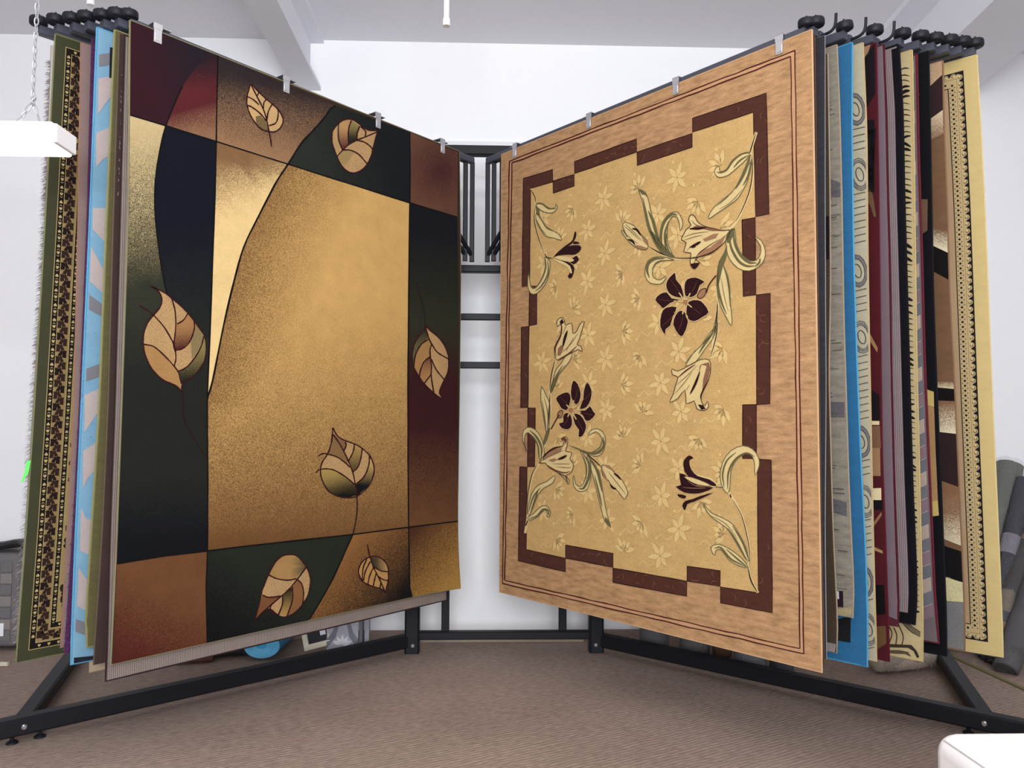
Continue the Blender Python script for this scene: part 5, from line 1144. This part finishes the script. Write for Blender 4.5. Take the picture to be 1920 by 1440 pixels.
roll((2.33, 4.36, .075), (2.66, 4.24, .075), .073, (70, 70, 76), 'dark wrapped roll lying on the floor below the gold bordered rug')
# fluffy beige roll in plastic lying under the right fan
a, b = on_z(1690, 1262), on_z(1738, 1282)
fl = empty('fluffy_roll', (a[0], a[1], 0), 'fluffy beige shag roll in clear plastic on the floor under the right fan', 'rug roll')
FUR = simple('beige_shag', (196, 180, 164), .95, 0, .6, 90, .25)
m = MB(); c = np.array((on_z(1712, 1268)[0], on_z(1712, 1268)[1]+.10, .085)); dx = np.array((.93, .28, 0))*.17
m.tube([c-dx, c-dx*.9, c-dx*.3, c+dx*.4, c+dx*.9, c+dx], [.05, .078, .085, .082, .074, .045], 18); m.build('roll', FUR, fl, True)
V, F = [], []
for i in range(2600):
    f = random.uniform(-1, 1); th = random.uniform(0, 6.283); o_ = np.array((-.28*math.cos(th), .93*math.cos(th), math.sin(th))); pb = c+dx*f+o_*.078*(1-.12*f*f)
    dr = o_+np.array([random.uniform(-.9, .9) for _ in range(3)]); dr /= np.linalg.norm(dr); w = np.cross(dr, (0.2, .3, 1)); w = w/np.linalg.norm(w)*.0014; k = len(V)
    tip = pb+dr*random.uniform(.012, .026)
    if tip[2] < .004: continue
    V += [tuple(pb-w), tuple(pb+w), tuple(tip)]; F.append((k, k+1, k+2))
m = MB(); m.v, m.f = V, F; o = m.build('shag_pile', FUR, fl); o['kind'] = 'stuff'
m = MB(); m.tube([c-dx*1.1, c-dx*.5, c+dx*.5, c+dx*1.1, c+dx*1.45, c+dx*1.7], [.084, .083, .083, .080, .05, .02], 16, False)
m.v = [(x+random.uniform(-.006, .006), y+random.uniform(-.006, .006), max(.003, z+random.uniform(-.006, .006))) for x, y, z in m.v]; m.build('plastic_wrap', PLAS, fl, True)
# wrapped rolls standing under the lily rug
gu = 'plastic wrapped rolls standing under the lily rug'
for i, (px, py, w, c, lb) in enumerate(((1232, 1222, 56, (104, 102, 106), 'grey plastic wrapped roll standing under the lily rug, nearest the right post'), (1310, 1234, 58, (112, 106, 104), 'second wrapped roll from the right post under the lily rug'),
        (1360, 1236, 38, (92, 64, 48), 'small brown roll between the wrapped rolls under the lily rug'), (1416, 1262, 60, (122, 120, 126), 'shiny wrapped roll under the outer half of the lily rug'), (1474, 1262, 46, (70, 68, 72), 'dim wrapped roll under the outer corner of the lily rug'))):
    q = on_z(px, py); r = w/2*q[1]/FPX; y = q[1]+r
    roll((q[0], y, .004), (q[0]+.03, y+.10, .62), r*.95, c, lb, wrapped=i != 2, group=gu)
# blue bath-mat roll
q = on_z(488, 1241); 
bl = empty('blue_rug_roll', (q[0], q[1]+.1, 0), 'small bright blue rolled rug in clear plastic under the leaf rug', 'rug roll')
BLM = simple('bright_blue_pile', (60, 158, 206), .9, 0, .4, 140, .2)
m = MB(); ww = .088
for k in range(7):
    h = .012+.010*k; pts = [(q[0]+ww*math.cos(t)*(.35+.1*k), q[1]+.02, .072+.060*math.sin(t)*(.3+.11*k)) for t in np.linspace(0, 2*math.pi, 25)]; m.tube(pts, .0035, 6, False)
m.build('layer_edge', simple('pale_blue_edge', (112, 190, 226), .9), bl, True)
m = MB(); pr = [(ww*math.cos(t), .070+.062*math.sin(t)) for t in np.linspace(0, 2*math.pi, 25)[:-1]]; n = 24
m.add([(q[0]+x, q[1]+.025, z) for x, z in pr]+[(q[0]+x+.02, q[1]+.42, z) for x, z in pr], [(i, (i+1) % n, n+(i+1) % n, n+i) for i in range(n)]+[tuple(range(n-1, -1, -1)), tuple(range(n, 2*n))]); m.build('roll', BLM, bl, True)
m = MB(); m.add([(q[0]+x*1.08, q[1]+.01, .002+z*1.06) for x, z in pr]+[(q[0]+x*1.1+.02, q[1]+.44, .002+z*1.1) for x, z in pr], [(i, (i+1) % n, n+(i+1) % n, n+i) for i in range(n)]); m.build('plastic_wrap', PLAS, bl, True)
# dark roll left of it
q = on_z(420, 1243); roll((q[0]-.16, q[1]+.09, .062), (q[0]+.10, q[1]+.14, .062), .060, (30, 28, 32), 'black rolled mat lying left of the small blue roll', wrapped=False)
q = on_z(362, 1252); roll((q[0]-.10, q[1]+.06, .036), (q[0]+.06, q[1]+.10, .036), .034, (92, 52, 44), 'small reddish brown rolled mat at the end of the black mat', wrapped=False)
# picture frame leaning, seen below the leaf rug
q = on_z(590, 1230)
pf = empty('picture_frame', (q[0], q[1], 0), 'cream moulded picture frame around a black panel under the leaf rug', 'frame')
FRM = simple('cream_frame_wood', (206, 196, 176), .5, 0, .05, 60, .06)
tilt = math.radians(10); ca_, sa_ = math.cos(math.radians(14)), math.sin(math.radians(14))
def fp(x, z, y): 
    X = x*ca_-z*sa_; Z_ = x*sa_+z*ca_; return (q[0]-.055+X, q[1]+.02+Z_*math.sin(tilt)+y, .018+Z_*math.cos(tilt))
def fbox(name, x0, x1, z0, z1, y0, y1, mat, par):
    m = MB(); m.add([fp(x0,z0,y0),fp(x1,z0,y0),fp(x1,z0,y1),fp(x0,z0,y1),fp(x0,z1,y0),fp(x1,z1,y0),fp(x1,z1,y1),fp(x0,z1,y1)], [(0,3,2,1),(4,5,6,7),(0,1,5,4),(1,2,6,5),(2,3,7,6),(3,0,4,7)]); return m.build(name, mat, par)
for nm, r_ in (('frame_rail', (0, .155, 0, .026)), ('frame_rail', (0, .155, .20, .226)), ('frame_stile', (0, .026, .026, .20)), ('frame_stile', (.129, .155, .026, .20))): fbox(nm, *r_, 0, .03, FRM, pf)
for r_ in ((.020, .135, .020, .027), (.020, .135, .199, .206), (.020, .027, .027, .199), (.128, .135, .027, .199)): fbox('inner_moulding', *r_, -.006, .004, FRM, pf)
fbox('panel', .024, .131, .024, .202, .010, .016, simple('black_glass_panel', (18, 18, 24), .2), pf); fbox('label', .090, .118, .055, .105, .0075, .0095, simple('white_paper', (224, 224, 232), .7), pf)
# grey tile with a star motif, and two grey slats beside it
q = on_z(640, 1228)
tl = empty('grey_tile', (q[0], q[1], 0), 'grey tile panel with pale star and dark curved bands under the leaf rug', 'tile')
GT, GT2, GT3 = simple('grey_tile_glaze', (158, 156, 166), .4, 0, .05, 40, .12), simple('dark_grey_glaze', (98, 98, 112), .4, 0, 0, 30, .1), simple('pale_tile_star', (206, 204, 210), .4)
x0, x1, y0 = on_y(612, 1200, q[1])[0], on_y(671, 1200, q[1])[0], q[1]
def tp_(x, z, y): return (x, y0+.0+y+z*.12, z)
def prism(name, pts, ya, yb, mat, par):
    n = len(pts); m = MB(); m.add([tp_(x, z, ya) for x, z in pts]+[tp_(x, z, yb) for x, z in pts], [tuple(range(n)), tuple(range(2*n-1, n-1, -1))]+[(i, n+i, n+(i+1) % n, (i+1) % n) for i in range(n)]); return m.build(name, mat, par)
wd = x1-x0; cxm = (x0+x1)/2
prism('slab', [(x0, 0), (x1, 0), (x1, .30), (x0, .30)], 0, .012, GT, tl)
for sg in (-1, 1):
    A_ = [(cxm+sg*(wd*.5), .03+.0), (cxm+sg*wd*.5, .075), (cxm+sg*wd*.33, .11), (cxm+sg*wd*.22, .165), (cxm+sg*wd*.24, .25), (cxm+sg*wd*.12, .25), (cxm+sg*wd*.10, .165), (cxm+sg*wd*.22, .085)]
    prism('curved_band', A_ if sg > 0 else A_[::-1], -.002, .001, GT2, tl)
for k in range(5):
    a_ = math.radians(25+k*32.5); l = .055; prism('star_ray', [(cxm+.006*math.sin(a_), .045-.006*math.cos(a_)), (cxm+l*math.cos(a_)*.55+.010*math.sin(a_), .045+l*math.sin(a_)*.55-.010*math.cos(a_)), (cxm+l*math.cos(a_), .045+l*math.sin(a_)), (cxm+l*math.cos(a_)*.55-.010*math.sin(a_), .045+l*math.sin(a_)*.55+.010*math.cos(a_))], -.002, .001, GT3, tl)
for i, (pa_, pb_, yy) in enumerate(((673, 679, .01), (682, 690, .03))):
    xa, xb = on_y(pa_, 1200, y0)[0], on_y(pb_, 1200, y0)[0]; m = MB(); m.box((xa, y0+yy, 0), (xb, y0+yy+.05, .30)); o = m.build('tile_sample', GT if i else GT2, None, loc=((xa+xb)/2, y0+yy, 0)); tag(o, ('narrow dark grey tile sample standing against the star tile', 'wider pale grey tile sample standing right of the star tile')[i], 'tile', None)
# grey quilted bundle at the left frame edge
q = on_z(20, 1222)
bd = empty('grey_cushion_pack', (q[0]-.1, q[1], 0), 'grey chequered floor cushion pack with a white label at the left frame edge', 'cushion')
GQ = simple('grey_woven_cloth', (104, 100, 102), .9, 0, .4, 140, .18); GQ2 = simple('light_grey_woven_cloth', (126, 120, 118), .9, 0, .4, 140, .18)
X1 = on_y(33, 1150, q[1])[0]; zt = on_y(20, 1038, q[1])[2]
rounded((X1-.5, q[1], .02), (X1, q[1]+.26, zt), .03, 'pack_body', GQ, bd)
nc, nr = 7, 7; cw = .44/nc; ch_ = (zt-.09)/nr
for i in range(nc):
    for j in range(nr):
        xx, zz = X1-.03-(i+1)*cw, .05+j*ch_; m = MB(); m.box((xx+.003, q[1]-.006, zz+.003), (xx+cw-.003, q[1]+.004, zz+ch_-.003)); m.build('quilt_square', GQ2 if (i+j) % 2 else GQ, bd, bevel=.003)
a, b = on_y(0, 1168, q[1]), on_y(8, 1192, q[1]); m = MB(); m.box((a[0]-.03, q[1]-.010, b[2]), (b[0], q[1]-.007, a[2])); m.build('label', simple('white_paper', (224, 224, 232), .7), bd)
m = MB(); pts = [(X1-.5, q[1]+.1, zt+.012), (X1-.3, q[1]+.06, zt+.02), (X1-.12, q[1]+.04, zt+.035), (X1-.03, q[1]+.03, zt+.05), (X1+.01, q[1]+.03, zt+.035)]
for k in range(3): m.tube(catmull([(x, y+.05*k, z-.004*k) for x, y, z in pts], 4), [.02]*17, 8)
m.build('black_plastic_flap', simple('black_plastic', (26, 26, 30), .35, 0, .3, 30), bd, True)
q = on_z(4, 1249); m = MB(); m.bar((q[0]-.16, q[1]+.01, .010), (q[0]+.03, q[1], .010), .018, .018); o = m.build('wooden_stick', simple('pale_stick_wood', (196, 186, 164), .7, 0, .05, 50, .1), None, loc=q); tag(o, 'pale wooden stick on the carpet at the left frame edge', 'stick')
